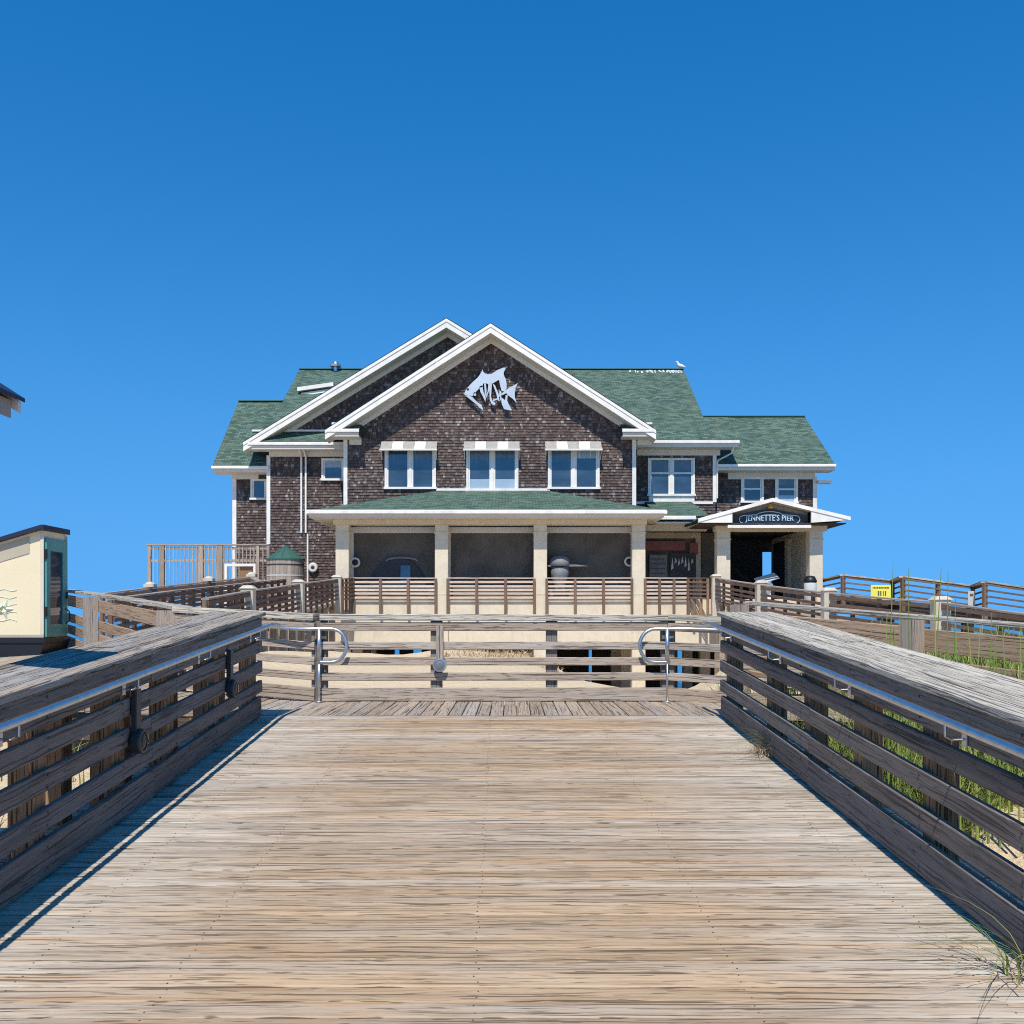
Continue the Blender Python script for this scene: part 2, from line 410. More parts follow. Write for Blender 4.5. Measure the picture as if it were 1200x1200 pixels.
# ------------------------------------------------------------------ ramp and landing decks
G = .08; H0 = 1.756; HEAD = -.0113
RX0, RX1, RY1 = -2.33, 2.155, 9.71
def dz(Y): return -H0 + G * Y
def dx(off, Y): return off + HEAD * Y
LZ = dz(RY1)                      # landing level
mb = MB(); y = -3.0; nails = []
while y < RY1 - .06:
    w = .122 + R.uniform(-.003, .003); yc = y + w / 2
    j = R.uniform(-.0025, .0025)
    mb.board((dx(-2.92 + R.uniform(-.02, .02), yc), yc + R.uniform(-.002, .002), dz(yc) - .019 + j), (dx(2.74 + R.uniform(-.02, .02), yc), yc + R.uniform(-.002, .002), dz(yc) - .019 + j + R.uniform(-.002, .002)), w - .010, .038, (0, -G, 1), .006)
    for nx in (-1.92, -1.31, -.1, .95, 1.9):
        for q in (-.03, .03):
            p = Vector((dx(nx + R.uniform(-.012, .012), yc), yc + q + R.uniform(-.008, .008), dz(yc + q) + j + .0012)); r = .0042
            mb.face([p + Vector((r * cos(t * pi / 3), r * sin(t * pi / 3), G * r * sin(t * pi / 3))) for t in range(6)], mi=1)
    y += w
for off in (-2.6, -1.2, 0, 1.2, 2.4):
    mb.board((dx(off, -3), -3, dz(-3) - .16), (dx(off, RY1), RY1, LZ - .16), .05, .23, mi=0)
tag(mb.build('boardwalk_ramp', [M['deck'], M['nail']]), 'wide ramp of weathered cross boards rising to the landing', None, None, 'structure')

BY = 11.36                          # back edge of the landing
mb = MB(); x = -5.2
while x < 4.6:
    w = .139 + R.uniform(-.003, .003)
    y1 = BY + .12 + max(0, (-2.2 - x)) * .35 - max(0, x - 1.8) * .28
    zz = LZ + max(0, (-2.6 - x)) * .04 - max(0, x - 2.2) * .03
    mb.board((x + w / 2, RY1 + .004 + R.uniform(0, .004), zz - .021 + R.uniform(-.003, .003)), (x + w / 2, y1, zz - .021 + R.uniform(-.003, .003)), w - .009, .038, bev=.006)
    x += w
for yy in (9.95, 10.7, 11.3):
    mb.board((-4.5, yy, LZ - .16), (4.3, yy, LZ - .16), .05, .22)
tag(mb.build('boardwalk_landing', M['landing']), 'level landing with boards laid lengthwise behind the ramp', None, None, 'structure')

# left walkway deck: from the landing towards the booth
mb = MB()
def left_edge(t):                                    # back edge and front edge points
    u = min(1, t * 2); v = max(0, t * 2 - 1)
    back = Vector((-4.2 - 4.6 * u - 6.2 * v, 12.05 + 7.2 * u + 4.3 * v, LZ + .08 + .40 * u + .05 * v)); front = Vector((-4.8 - 5.2 * u - 6.4 * v, 9.9 + 5.4 * u + 3.2 * v, LZ + .03)); return back, front
n = 130
for k in range(n):
    b0, f0 = left_edge((k + .5) / n)
    mb.board(f0 + Vector((0, 0, -.02)), b0 + Vector((0, 0, -.02)), .138, .038, bev=.004)
tag(mb.build('walkway_deck', M['landing']), 'boarded walkway climbing left from the landing to the booth', None, None, 'structure')

# ------------------------------------------------------------------ near railings along the ramp
def ramp_railing(s, X0, label, lights, y_end, joints, capm, rowsn):
    root = thing('wooden_railing', label, 'railing', (dx(X0, 5), 5, dz(5)))
    Y0 = -2.6
    def pt(off, Y, h): return Vector((dx(X0 + s * off, Y), Y, dz(Y) + h))
    def runs(off, h, w, hh, name, mat, extra=0, bev=.005):
        cuts = [Y0] + [j + R.uniform(-.05, .05) for j in joints] + [y_end + extra]
        b = MB()
        for a, c in zip(cuts, cuts[1:]):
            e0, e1 = R.uniform(-.005, .005), R.uniform(-.005, .005)
            b.board(pt(off + e0 * .6, a + .002, h + e0), pt(off + e1 * .6, c - .002, h + e1), w, hh, (0, -G, 1), bev)
        for Y in [y_end - .12] + [8.05 - k for k in range(9)]:
            for q in (-.28, .28):
                p = pt(off - .0195, Y + R.uniform(-.012, .012), h + q * hh); b.lathe(p, [(.008, -.003), (.008, .0015), (.005, .003)], 8, (-s, 0, 0), mi=1)
        return b.build(name, [mat, M['nail']], root)
    runs(.019, .113, .038, .19, 'kickboard', M['rail'])
    for h in (.31, .505, .695): runs(.019, h, .038, .112, 'slat', M['rail'], .02)
    runs(.019, .885, .038, .19, 'fascia_board', M['rail'])
    b = MB(); w = .138
    for q in range(4):
        cuts = [Y0] + [j + (.03 if q % 2 else -.03) for j in joints] + [y_end + .04]
        for a, c in zip(cuts, cuts[1:]):
            e0, e1 = R.uniform(-.006, .006), R.uniform(-.006, .006)
            b.board(pt(-.035 + w / 2 + q * w, a + .003, 1.008 + e0), pt(-.035 + w / 2 + q * w + R.uniform(-.003, .003), c - .003, 1.008 + e1), w - .004, .040, (0, -G, 1), .007)
    b.build('cap_rail', capm, root)
    for Y in [y_end - .12] + [8.05 - k for k in range(11)]:
        for off in rowsn:
            p = pt(off, Y, 0); b = MB()
            b.board((p.x, p.y, p.z - .75), (p.x, p.y, p.z + .985 - .0), .135, .135, (0, 1, 0), .006)
            b.build('post', M['post'], root)
    # steel handrail with brackets
    b = MB(); hoff = -.095; hh = .905
    pts = [pt(hoff, Y0, hh), pt(hoff, 2, hh), pt(hoff, 6, hh), pt(hoff, y_end - .1, hh)]
    e = pt(hoff, y_end - .1, hh); pts += [e + Vector((0, .10, .006)), e + Vector((0, .22, .006)), e + Vector((0, .40, .0))]
    b.tube(pts, .0215, 14)
    hr = b.build('handrail', M['steel'], root, True)
    for Y in [y_end - .45] + [7.55 - 1.5 * k for k in range(7)]:
        b = MB(); a = pt(hoff, Y, hh - .02); c = pt(hoff, Y, hh - .07); d = pt(-.004, Y, hh - .085)
        b.tube([a, c, c + (d - c) * .4 + Vector((0, 0, -.012)), d], .007, 8)
        b.board(d + Vector((0, 0, -.035)), d + Vector((0, 0, .035)), .008, .05, (0, 1, 0), .001)
        b.build('bracket', M['steel'], hr)
    return root, pt
lrail, lpt = ramp_railing(-1, RX0, 'weathered wooden railing along the left side of the ramp, steel handrail on its inner face', (), 9.56, (.6, 3.4, 6.55), M['cap'], (.11, .41))
rrail, rpt = ramp_railing(1, RX1, 'weathered wooden railing along the right side of the ramp, grass growing behind it', (), 9.62, (1.1, 4.0, 6.9), M['cap2'], (.11,))

def path_light(base, inward, along, label, top, bot, wood_m):
    """vertical conduit cover ending in a round lamp"""
    root = thing('path_light', label, 'path light', base + Vector((0, 0, bot)), 'low lamps fixed to the boardwalk railings')
    b = MB(); i = Vector(inward); a = Vector(along); p = base + i * .022
    b.board(p + Vector((0, 0, bot + .06)), p + Vector((0, 0, top)), .085, .04, i, .006)
    b.build('conduit_cover', wood_m, root)
    b = MB(); o = base + i * .045 + Vector((0, 0, bot))
    b.lathe(o - i * .035, [(.02, 0), (.075, .0), (.08, .012), (.08, .05), (.075, .062), (.06, .064), (.058, .055)], 20, i)
    hd = b.build('lamp_head', M['steel'] if wood_m is M['greywood'] else M['darkmetal'], root, False)
    b = MB(); b.lathe(o - i * .035, [(.055, .03), (.057, .058), (.03, .066), (.0, .068)], 20, i); b.build('lens', M['poster'] if wood_m is M['greywood'] else M['black'], hd)
path_light(lpt(-.002, 6.2, 0), (1, 0, 0), (0, 1, 0), 'dark lamp on the left ramp railing, nearer to the viewer of the two there', .80, .47, M['darkmetal'])
path_light(lpt(-.002, 8.35, 0), (1, 0, 0), (0, 1, 0), 'dark lamp on the left ramp railing, close to the landing end', .80, .47, M['darkmetal'])

# ------------------------------------------------------------------ generic railing along a polyline of cap points
def railing(label, pts, height=1.05, rows=None, capw=.18, capt=.05, fascia=.16, spacing=1.5, postw=.13, front=(0, -1, 0), mats=('farrail', 'farcap', 'farrail'), newels=None, drop=.25, group=None, rowh=.10, posts=True, name='wooden_railing', behind=False, gap=.015, kickh=None):
    pts = [Vector(p) for p in pts]
    root = thing(name, label, 'railing', pts[0] - Vector((0, 0, height)), group)
    rows = rows or (.22, .42, .62); sm, cm, pm = (M[k] for k in mats); fr = Vector(front)
    def line(h, w, hh, off, nm, mat):
        b = MB()
        for a, c in zip(pts, pts[1:]):
            d = (c - a); nrm = Vector((d.y, -d.x, 0)).normalized()
            if nrm.dot(fr) < 0: nrm = -nrm
            L = d.length; k = max(1, int(round(L / 3.2)))
            for q in range(k):
                e = R.uniform(-.006, .006); o = nrm * off
                b.board(a + d * (q / k) + o + Vector((0, 0, h - height + e)), a + d * ((q + 1) / k - .001) + o + Vector((0, 0, h - height - e)), w, hh, (0, 0, 1), .006)
        return b.build(nm, mat, root)
    pf = .03 if behind else postw / 2 + .022
    line(height - capt / 2, capw, capt, -.05 if behind else 0, 'cap_rail', cm)
    if fascia: line(height - capt - fascia / 2 - gap, .04, fascia, pf, 'fascia_board', sm)
    for k_, h in enumerate(rows): line(h, .038, kickh if kickh and k_ == 0 else rowh, pf, 'kickboard' if kickh and k_ == 0 else 'slat', sm)
    if posts:
        for si, (a, c) in enumerate(zip(pts, pts[1:])):
            d = c - a; L = sqrt(d.x ** 2 + d.y ** 2); k = max(1, int(round(L / spacing)))
            for q in range(k + (1 if si == len(pts) - 2 else 0)):
                p = a + d * (q / k); b = MB()
                if behind:
                    nn = Vector((d.y, -d.x, 0)).normalized(); p = p + nn * ((postw / 2 + .053) * (1 if nn.dot(fr) > 0 else -1))
                b.board(p - Vector((0, 0, height + drop)), p - Vector((0, 0, capt)), postw, postw, (d.x, d.y, 0), .006)
                b.build('post', pm, root)
    for p in newels or ():
        p = Vector(p); b = MB(); w = .2
        b.board(p - Vector((0, 0, height + drop + .4)), p + Vector((0, 0, .06)), w * 2, w * 2, (0, 1, 0), .015)
        b.prism([(-w - .04, -w - .04), (w + .04, -w - .04), (w + .04, w + .04), (-w - .04, w + .04)], p + Vector((0, 0, .06)), (0, 0, 1), (1, 0, 0), (0, 1, 0), .10, taper=.55)
        b.build('newel_post', M['conc'], root)
    return root

# back railing of the landing, in three straight runs
bz = LZ + 1.0
A, B = X_(377, BY), X_(781, BY)
bkm = ('backrail', 'cap2', 'rail')
back = railing('weathered wooden railing across the far side of the landing, facing the ramp', [(A, BY, bz), (B, BY, bz)], 1.0, (.08, .285, .46, .64), .26, .075, .10, 1.34, .13, mats=bkm, rowh=.092, kickh=.155)
railing('short railing run at the left end of the landing, behind the left handrail loop', [(A - .03, BY, bz), (-4.1, BY + .72, bz + .10)], 1.0, (.08, .285, .46, .64), .26, .075, .10, 1.3, .13, mats=bkm, rowh=.092, kickh=.155)
railing('short railing run at the right end of the landing, behind the right handrail loop', [(B + .03, BY, bz), (3.3, BY - .42, bz - .07)], 1.0, (.08, .285, .46, .64), .26, .075, .10, 1.3, .13, mats=bkm, rowh=.092, kickh=.155)
path_light(Vector((X_(516.5, BY), BY - .115, LZ)), (0, -1, 0), (1, 0, 0), 'grey lamp with a round chrome head on the middle of the landing railing', .87, .42, M['greywood'])

# steel handrails ending in a D shaped loop
def loop_handrail(sx, px_post, label, far):
    yy = BY - .17; xp = X_(px_post, yy); zt = Z_(737, yy); zb = Z_(776, yy)
    root = thing('steel_handrail', label, 'handrail', (xp, yy, LZ), 'steel handrails on the landing')
    b = MB(); r = (zt - zb) / 2; arc = []
    cxx = xp + sx * .14
    for k in range(13):
        t = pi / 2 - pi * k / 12; arc.append((cxx + sx * r * .92 * cos(t), yy, (zt + zb) / 2 + r * sin(t)))
    b.tube([far, (xp - sx * .25, yy, zt), (xp, yy, zt)] + arc + [(xp, yy, zb), (xp - sx * .03, yy, zb)], .021, 12)
    b.build('rail_pipe', M['steel'], root, True)
    b = MB(); b.tube([(xp, yy, zb), (xp, yy, zt)], .024, 12); b.tube([(xp, yy, LZ), (xp, yy, zb + .02)], .012, 10)
    b.lathe((xp, yy, LZ), [(.05, 0), (.05, .008), (.014, .012)], 14)
    b.build('support_post', M['steel'], root, True)
loop_handrail(1, 374, 'steel handrail with a D shaped end on the left of the landing', (-3.7, BY + .42, Z_(728, BY)))
loop_handrail(-1, 782, 'steel handrail with a D shaped end on the right of the landing', (3.1, BY - .5, Z_(741, 11)))

# railing of the left walkway, and of the walkway right of the ramp
railing('pale capped railing behind the booth, climbing left from the landing', [(-4.1, 12.1, .12), (-6.8, 16.22, .365), (-8.9, 19.4, .54), (-15, 23.5, .62)], 1.1, (.14, .36, .58), .22, .05, .20, 9, .2, behind=True, gap=.05, mats=('brownrail', 'cap2', 'greywood'), rowh=.16, drop=1.0)
railing('pale capped railing on the dune right of the ramp, grass stalks in front', [(2.98, 12.4, .19), (4.215, 10.1, .008), (5.2, 8.27, -.13), (6.6, 5.7, -.33)], 1.1, (.17, .38, .60), .20, .045, .23, 9, .17, behind=True, gap=.085, front=(-.8, -.6, 0), mats=('brownrail', 'cap2', 'greywood'), rowh=.12, drop=.9)

# ------------------------------------------------------------------ entrance ramps left and right of the sand court
FLOOR = .80
def entrance_ramp(pts, wdt, nm, label):
    mb = MB(); pts = [Vector(p) for p in pts]
    for a, c in zip(pts, pts[1:]):
        mb.slab([a, a + Vector((wdt, 0, 0)), c + Vector((wdt, 0, 0)), c], .12)
        for w_ in (0, wdt):
            k = 5
            for q in range(k):
                p = a + (c - a) * ((q + .5) / k) + Vector((w_ * .94 + (wdt * .03), 0, 0))
                mb.box(p.x - .12, p.x + .12, p.y - .12, p.y + .12, -3.4, p.z - .12)
    tag(mb.build(nm, M['landing']), label, None, None, 'structure')
Lr = [(395, 678, 44.6), (350, 684, 38), (291, 692, 31), (240, 701, 25)]
Rr = [(839, 677, 44.6), (892, 685, 38), (971, 694.5, 31.5), (1102, 705.5, 26), (1260, 726, 21)]
Lp = [P_(*q) for q in Lr]; Rp = [P_(*q) for q in Rr]
dn = Vector((0, 0, -1.08))
entrance_ramp([p + dn for p in Lp], -2.4, 'entrance_ramp', 'boarded ramp rising to the left end of the porch')
entrance_ramp([p + dn for p in Rp], 2.4, 'entrance_ramp', 'boarded ramp rising to the right end of the porch')
railing('dark slatted ramp railing with concrete newels, left of the sand court', Lp, 1.08, (.16, .34, .52, .70), .2, .05, .12, 1.0, .11, front=(1, 0, 0), newels=Lp[:3], drop=.3)
railing('brown slatted ramp railing with concrete newels, leading down from the entrance portico', Rp, 1.08, (.16, .34, .52, .70), .2, .05, .12, 1.3, .11, front=(-1, 0, 0), newels=Rp[:4], drop=.3)
o2 = Vector((-2.4, 0, 0))
railing('dark slatted railing on the outer side of the left entrance ramp', [p + o2 for p in Lp], 1.08, (.16, .34, .52, .70), .2, .05, .12, 1.0, .11, front=(1, 0, 0), drop=.3)
# zigzag railing of the pier on the right, side ramp railing on the left
zz = [P_(*q) for q in ((958, 680, 47), (988, 673, 44.2), (1046, 680, 44.8), (1058, 675, 42.2), (1140, 686, 42.8), (1154, 681, 40.2), (1215, 690, 40.8), (1230, 686, 38), (1300, 700, 38.5))]
railing('long zigzag pier railing with sky between its slats, at the right edge', zz, 1.25, (.13, .38, .63, .88), .3, .07, .09, 2.1, .16, mats=('farrail', 'cap2', 'farrail'), drop=.3, rowh=.075)
mb = MB()
for a, c in zip(zz, zz[1:]): mb.slab([a + Vector((0, 0, -1.15)), c + Vector((0, 0, -1.15)), c + Vector((3, 14, -1.15)), a + Vector((3, 14, -1.15))], .25)
for a in zz[::2]:
    mb.box(a.x - .2, a.x + .2, a.y + .3, a.y + .7, -5, a.z - 1.4)
tag(mb.build('pier_deck', M['under']), 'pier deck behind the zigzag railing', None, None, 'structure')
sl = [P_(*q) for q in ((120, 695, 37), (176, 688, 39.5), (245, 681, 42), (295, 676, 44), (313, 685, 41.5))]
railing('dark slatted side railing rising towards the wooden tank on the left', sl, 1.08, (.16, .34, .52, .70), .22, .06, .14, 1.1, .14, drop=.9, rowh=.13)
for k, (a, word) in enumerate(((sl[1], 'lowest'), (sl[2], 'middle'), (sl[3], 'topmost'))):
    b = MB(); b.board(a + Vector((0, 0, .0)), a + Vector((0, 0, .12)), .42, .42, (0, 1, 0), .02); b.lathe(a + Vector((0, 0, .12)), [(.2, 0), (.12, .08), (.0, .1)], 14)
    tag(b.build('post_cap', M['conc']), 'pale post cap, %s of three on the rising left side railing' % word, 'post cap', 'pale caps on the left side railing')

# ------------------------------------------------------------------ pier house
house = thing('pier_house', 'large shingled two storey pier house with green roofs and white trim', 'building', (0, 50, -3))
def part(mb, name, mat, parent=house, **kw): return mb.build(name, mat, parent, **kw)

YG, YB, YR = 50.5, 52.6, 53.5         # front gable wall, body wall, wing walls
def shingles(Yp, x0, x1, z0, ztop, holes, name='shingle_wall'):
    mb = MB(); z = z0; course = .148
    # backing wall
    n = 40; poly = [(x0, Yp, z0)] + [(x1, Yp, z0)] + [(x1 + (x0 - x1) * k / n, Yp, ztop(x1 + (x0 - x1) * k / n)) for k in range(n + 1)]
    mb.extr(poly, (0, .25, 0), c=(.2, .5, .5, 1))
    row = 0
    while True:
        xs = x0 - R.uniform(0, .15); any_ = False
        while xs < x1:
            w = R.choice((.08, .10, .12, .15, .18)) * R.uniform(.9, 1.1); xa, xb = max(xs, x0), min(xs + w, x1); xm = (xa + xb) / 2; xs += w
            if z + course * .3 > ztop(xm): continue
            any_ = True
            if xb - xa < .02 or any(h[0] < xm < h[1] and h[2] < z + .07 < h[3] for h in holes): continue
            zt = min(z + course * 1.02, ztop(xm)); zb = z + R.uniform(-.018, .006); g = .004
            o0, o1 = R.uniform(.040, .060), .008
            rr = R.random() ** 1.25; c = (rr, R.random(), R.random(), 1)
            a, b_, c_, d = (xa + g, Yp - o0, zb), (xb - g, Yp - o0, zb), (xb - g, Yp - o1, zt), (xa + g, Yp - o1, zt)
            mb.face([a, b_, c_, d], c=c); mb.face([(a[0], Yp, zb), (b_[0], Yp, zb), b_, a], c=c)
        z += course; row += 1
        if not any_ or row > 160: break
    return part(mb, name, M['shingle'])

def window(x0, x1, y0, y1, Yp, cols=2, transom=0.0, apron=0.0, blind=False, label=None, fw=.11):
    """outer frame box in photo pixels on the wall plane Yp"""
    a, b, t, u = X_(x0, Yp), X_(x1, Yp), Z_(y0, Yp), Z_(y1, Yp)
    fr = MB(); yf = Yp - .10
    fr.box(a, b, yf, Yp, t - fw, t); fr.box(a - .04, b + .04, yf - .06, Yp, u - .02, u + fw * .8)
    fr.box(a, a + fw, yf, Yp, u + fw * .8, t - fw); fr.box(b - fw, b, yf, Yp, u + fw * .8, t - fw)
    lo = u + fw * .8; hi = t - fw; W = (b - a - fw * 2)
    mull = fw * 1.3
    for k in range(1, cols):
        xm = a + fw + W * k / cols; fr.box(xm - mull / 2, xm + mull / 2, yf + .01, Yp, lo, hi)
    edges = []
    for k in range(cols):
        xa = a + fw + W * k / cols + (mull / 2 if k else 0); xb = a + fw + W * (k + 1) / cols - (mull / 2 if k < cols - 1 else 0)
        if transom: fr.box(xa, xb, yf + .02, Yp, hi - (hi - lo) * transom - .09, hi - (hi - lo) * transom)
        e = .08                                        # sash
        fr.box(xa, xa + e, yf + .045, Yp, lo, hi); fr.box(xb - e, xb, yf + .045, Yp, lo, hi); edges.append((xa, xb))
    if apron: fr.box(a + .05, b - .02, Yp - .07, Yp, u - apron, u - .02)
    f = part(fr, 'window', M['white'])
    for xa, xb in edges:
        p = MB(); p.box(xa, xb, Yp - .03, Yp - .005, lo, hi); pn = p.build('pane', M['glass'], f)
        if R.random() < .55 or blind:
            p = MB(); q = R.uniform(.18, .45); p.box(xa + .085, xb - .085, Yp - .0362, Yp - .0312, hi - (hi - lo) * q, hi); p.build('shade', M['shade' if R.random() < .65 else 'blind'], f)  # upper blind; its dark version also paints in shadow at the pane top
        if blind:
            p = MB(); p.box(xa + .06, xb - .06, Yp - .036, Yp - .031, lo, lo + (hi - lo) * .28); p.build('blind', M['blind'], f)
    return (a - .02, b + .02, u - .05 - apron, t + .02)

h_front = []
for (x0, x1, y1) in ((451, 511, 573), (546.5, 607.5, 578), (642, 702.5, 573)):
    h_front.append(window(x0, x1, 522, y1, YG, 2, blind=(x0 == 546.5)))
h_left = [window(377, 404.5, 537.5, 563, YB, 1)]
h_mid = [window(759, 814, 537, 581, YB, 2, .36, apron=.30)]
h_right = [window(868, 894.5, 559, 589, YR, 1, .42), window(908, 934.5, 559, 590, YR, 1, .42, blind=True)]
h_wing = [window(294, 314, 561.5, 585.5, YR, 1)]

GX, GZ, GS = -1.08, 14.78, .645         # front gable: centre, rake height, slope
GE = 49.4
def ztop_g(x): return GZ - .55 - abs(x - GX) * GS
shingles(YG, -8.5, 6.28, 5.2, ztop_g, h_front)
BX, BZ, BS, BE = -3.45, 15.7, .61, 51.6  # broad gable behind
def ztop_b(x): return BZ - .5 - abs(x - BX) * BS
shingles(YB, -13.04, -7.6, -2.5, lambda x: min(ztop_b(x), 9.0 if x < -13.5 else 99), h_left)
shingles(YB + .01, -8.4, 4.2, 11.0, ztop_b, [])
shingles(YB, 6.0, 10.9, 4.2, lambda x: 9.1, h_mid)
shingles(YR, 11.0, 16.5, 4.6, lambda x: 8.0, h_right)
shingles(YR, -15.1, -12.9, -2.5, lambda x: 7.95, h_wing)
# plain side, rear and inner walls
mb = MB()
mb.box(-13.04, -12.8, YB + .26, 66, -1.2, 9.4); mb.box(10.66, 10.9, YB + .26, 66, .8, 9.4)
mb.box(-15.1, -14.9, YR + .26, 61, -1.2, 8.2); mb.box(16.28, 16.5, YR + .26, 61, 4.2, 8.2)
mb.box(-8.5, -8.25, YG + .26, YB - .01, 5.0, 9.6); mb.box(6.03, 6.28, YG + .26, YB - .01, 5.0, 9.6)
mb.box(-14.9, 10.6, 66, 66.25, .8, 9.4)
for s_, xx, ww in ((1, 10.45, 1), (-1, -12.95, -1)):
    mb.extr([(xx, 51.9, 9.3), (xx, 69.4, 9.3), (xx, 60.7, 14.95)], (.2, 0, 0))
mb.extr([(16.3, 53.4, 8.0), (16.3, 62.6, 8.0), (16.3, 58, 11.4)], (.2, 0, 0)); mb.extr([(-15.1, 53.2, 8.0), (-15.1, 62.4, 8.0), (-15.1, 57.7, 12.2)], (.2, 0, 0))
part(mb, 'side_wall', M['shingle'])

# roofs
def gable_roof(name, cx, z, slope, hw, y0, y1, th=.10):
    r = MB()
    for s_ in (-1, 1):
        r.slab([(cx, y0, z), (cx + s_ * hw, y0, z - hw * slope), (cx + s_ * hw, y1, z - hw * slope), (cx, y1, z)], th)
    return part(r, name, M['roof'])
def rake_trim(cx, z, slope, hw, y0, depth, sides=(-1, 1), wid=.46):
    w = MB(); so = MB()
    for s_ in sides:
        e = cx + s_ * hw
        a = Vector((cx, y0, z - .06)); b = Vector((e, y0, z - .06 - hw * slope))
        for top, hh, yo in ((0, .16, -.05), (-.16, wid - .16, -.015)):      # crown strip over fascia
            p = [a + Vector((0, yo, top)), b + Vector((0, yo, top)), b + Vector((0, yo, top - hh)), a + Vector((0, yo, top - hh))]
            if s_ > 0: p.reverse()
            w.extr(p, (0, .06, 0))
        # soffit running back to the wall
        p = [a + Vector((0, .045, -wid + .04)), b + Vector((0, .045, -wid + .04)), b + Vector((0, depth, -wid + .04)), a + Vector((0, depth, -wid + .04))]
        so.slab(p, .05)
        # frieze board against the wall
        p = [a + Vector((0, depth - .07, -wid + .0)), b + Vector((-s_ * 1.1, depth - .07, -wid + 1.1 * slope)), b + Vector((-s_ * 1.1, depth - .07, -wid - .24 + 1.1 * slope)), a + Vector((0, depth - .07, -wid - .24))]
        if s_ > 0: p.reverse()
        so.extr(p, (0, .05, 0))
    part(w, 'rake_board', M['white']); part(so, 'soffit', M['soffit'])
gable_roof('roof', GX, GZ, GS, 8.33, GE, 60)
rake_trim(GX, GZ, GS, 8.33, GE, YG - GE)
gable_roof('roof', BX, BZ, BS, 10.68, BE, 66)
rake_trim(BX, BZ, BS, 10.68, BE, YB - BE, (-1,)); rake_trim(BX, BZ, BS, 4.6, BE, YB - BE, (1,))
r = MB(); RYc, RZc, EZ, EY = 60.7, 15.25, 9.2, 51.6
sl_ = (RZc - EZ) / (RYc - EY)
r.slab([(-13.15, EY, EZ), (10.6, EY, EZ), (10.6, RYc, RZc), (-13.15, RYc, RZc)], .12)
r.slab([(10.602, EY, EZ), (11.94, EY, EZ), (11.94, 54.3, EZ + sl_ * 2.7), (10.602, 54.3, EZ + sl_ * 2.7)], .12)
r.slab([(10.6, 69.8, EZ), (-13.15, 69.8, EZ), (-13.15, RYc, RZc), (10.6, RYc, RZc)], .12)
part(r, 'roof', M['roof'])
r = MB()
r.slab([(10.95, 52.5, 8.1), (17.3, 52.5, 8.1), (17.3, 58, 11.78), (10.95, 58, 11.78)], .12)
r.slab([(17.3, 63.5, 8.1), (10.95, 63.5, 8.1), (10.95, 58, 11.78), (17.3, 58, 11.78)], .12)
part(r, 'roof', M['roof'])
r = MB()
r.slab([(-16.05, 52.5, 8.0), (-13.2, 52.5, 8.0), (-13.2, 57.6, 12.6), (-16.05, 57.6, 12.6)], .12)
r.slab([(-13.2, 62.7, 8.0), (-16.05, 62.7, 8.0), (-16.05, 57.6, 12.6), (-13.2, 57.6, 12.6)], .12)
part(r, 'roof', M['roof'])
# ridge capping
r = MB()
for a, b in (((-13.15, RYc, RZc + .02), (10.6, RYc, RZc + .02)), ((10.95, 58, 11.80), (17.3, 58, 11.80)), ((-16.05, 57.6, 12.62), (-13.2, 57.6, 12.62))):
    r.board(a, b, .3, .05)
part(r, 'ridge_cap', M['coneroof'])
# eaves: gutters, fascias and soffits
def eave(x0, x1, y0, z, depth, sh=.22, gh=.16):
    g = MB(); g.board((x0, y0 - .07, z - .06), (x1, y0 - .07, z - .06), .13, gh, bev=.03); part(g, 'gutter', M['white'])
    so = MB(); so.box(x0 + .02, x1 - .02, y0, y0 + .05, z - .30, z - .125); so.box(x0 + .02, x1 - .02, y0 + .05, y0 + depth - .02, z - .30, z - .24); so.box(x0 + .8, x1 - .8, y0 + depth - .09, y0 + depth - .02, z - .30 - sh, z - .302)
    part(so, 'soffit', M['soffit'])
eave(5.9, 11.94, EY, EZ, 1.0, .30)
eave(10.95, 17.3, 52.5, 8.1, 1.0, .35)
eave(-16.05, -13.0, 52.5, 8.0, 1.0, .25)
# side fascias on wing ends
w = MB()
w.box(16.55, 17.3, 53.0, 53.6, 7.2, 7.35)
part(w, 'rake_board', M['white']); w = MB()
w.box(-16.0, -15.12, 56.5, 57.5, 7.3, 7.6)
part(w, 'rake_board', M['white'])
# pent roof at the foot of the broad gable, and the two returns of the front gable
def pent(x0, x1, y0, z, depth, rise):
    r = MB(); r.slab([(x0, y0, z), (x1, y0, z), (x1, y0 + depth, z + rise), (x0, y0 + depth, z + rise)], .10)
    part(r, 'pent_roof', M['roof'])
    w = MB(); w.board((x0, y0 - .06, z - .08), (x1, y0 - .06, z - .08), .11, .17, bev=.02); w.box(x0, x1, y0 + depth - .12, y0 + depth - .01, z + rise, z + rise + .10); part(w, 'gutter', M['white'])
    so = MB(); so.box(x0 + .03, x1 - .03, y0, y0 + depth - .03, z - .36, z - .28); so.box(x0 + .03, x1 - .03, y0 - .005, y0 + .045, z - .279, z - .17); so.box(max(x0 + .9, -13.0), x1 - .03, y0 + depth - .08, y0 + depth - .035, z - .62, z - .362); part(so, 'soffit', M['soffit'])
pent(-13.9, -8.55, BE + .06, 9.15, YB - BE - .1, .72)
pent(-9.25, -7.7, GE + .06, 9.42, YG - GE - .1, .42); pent(5.55, 7.2, GE + .06, 9.42, YG - GE - .1, .42)
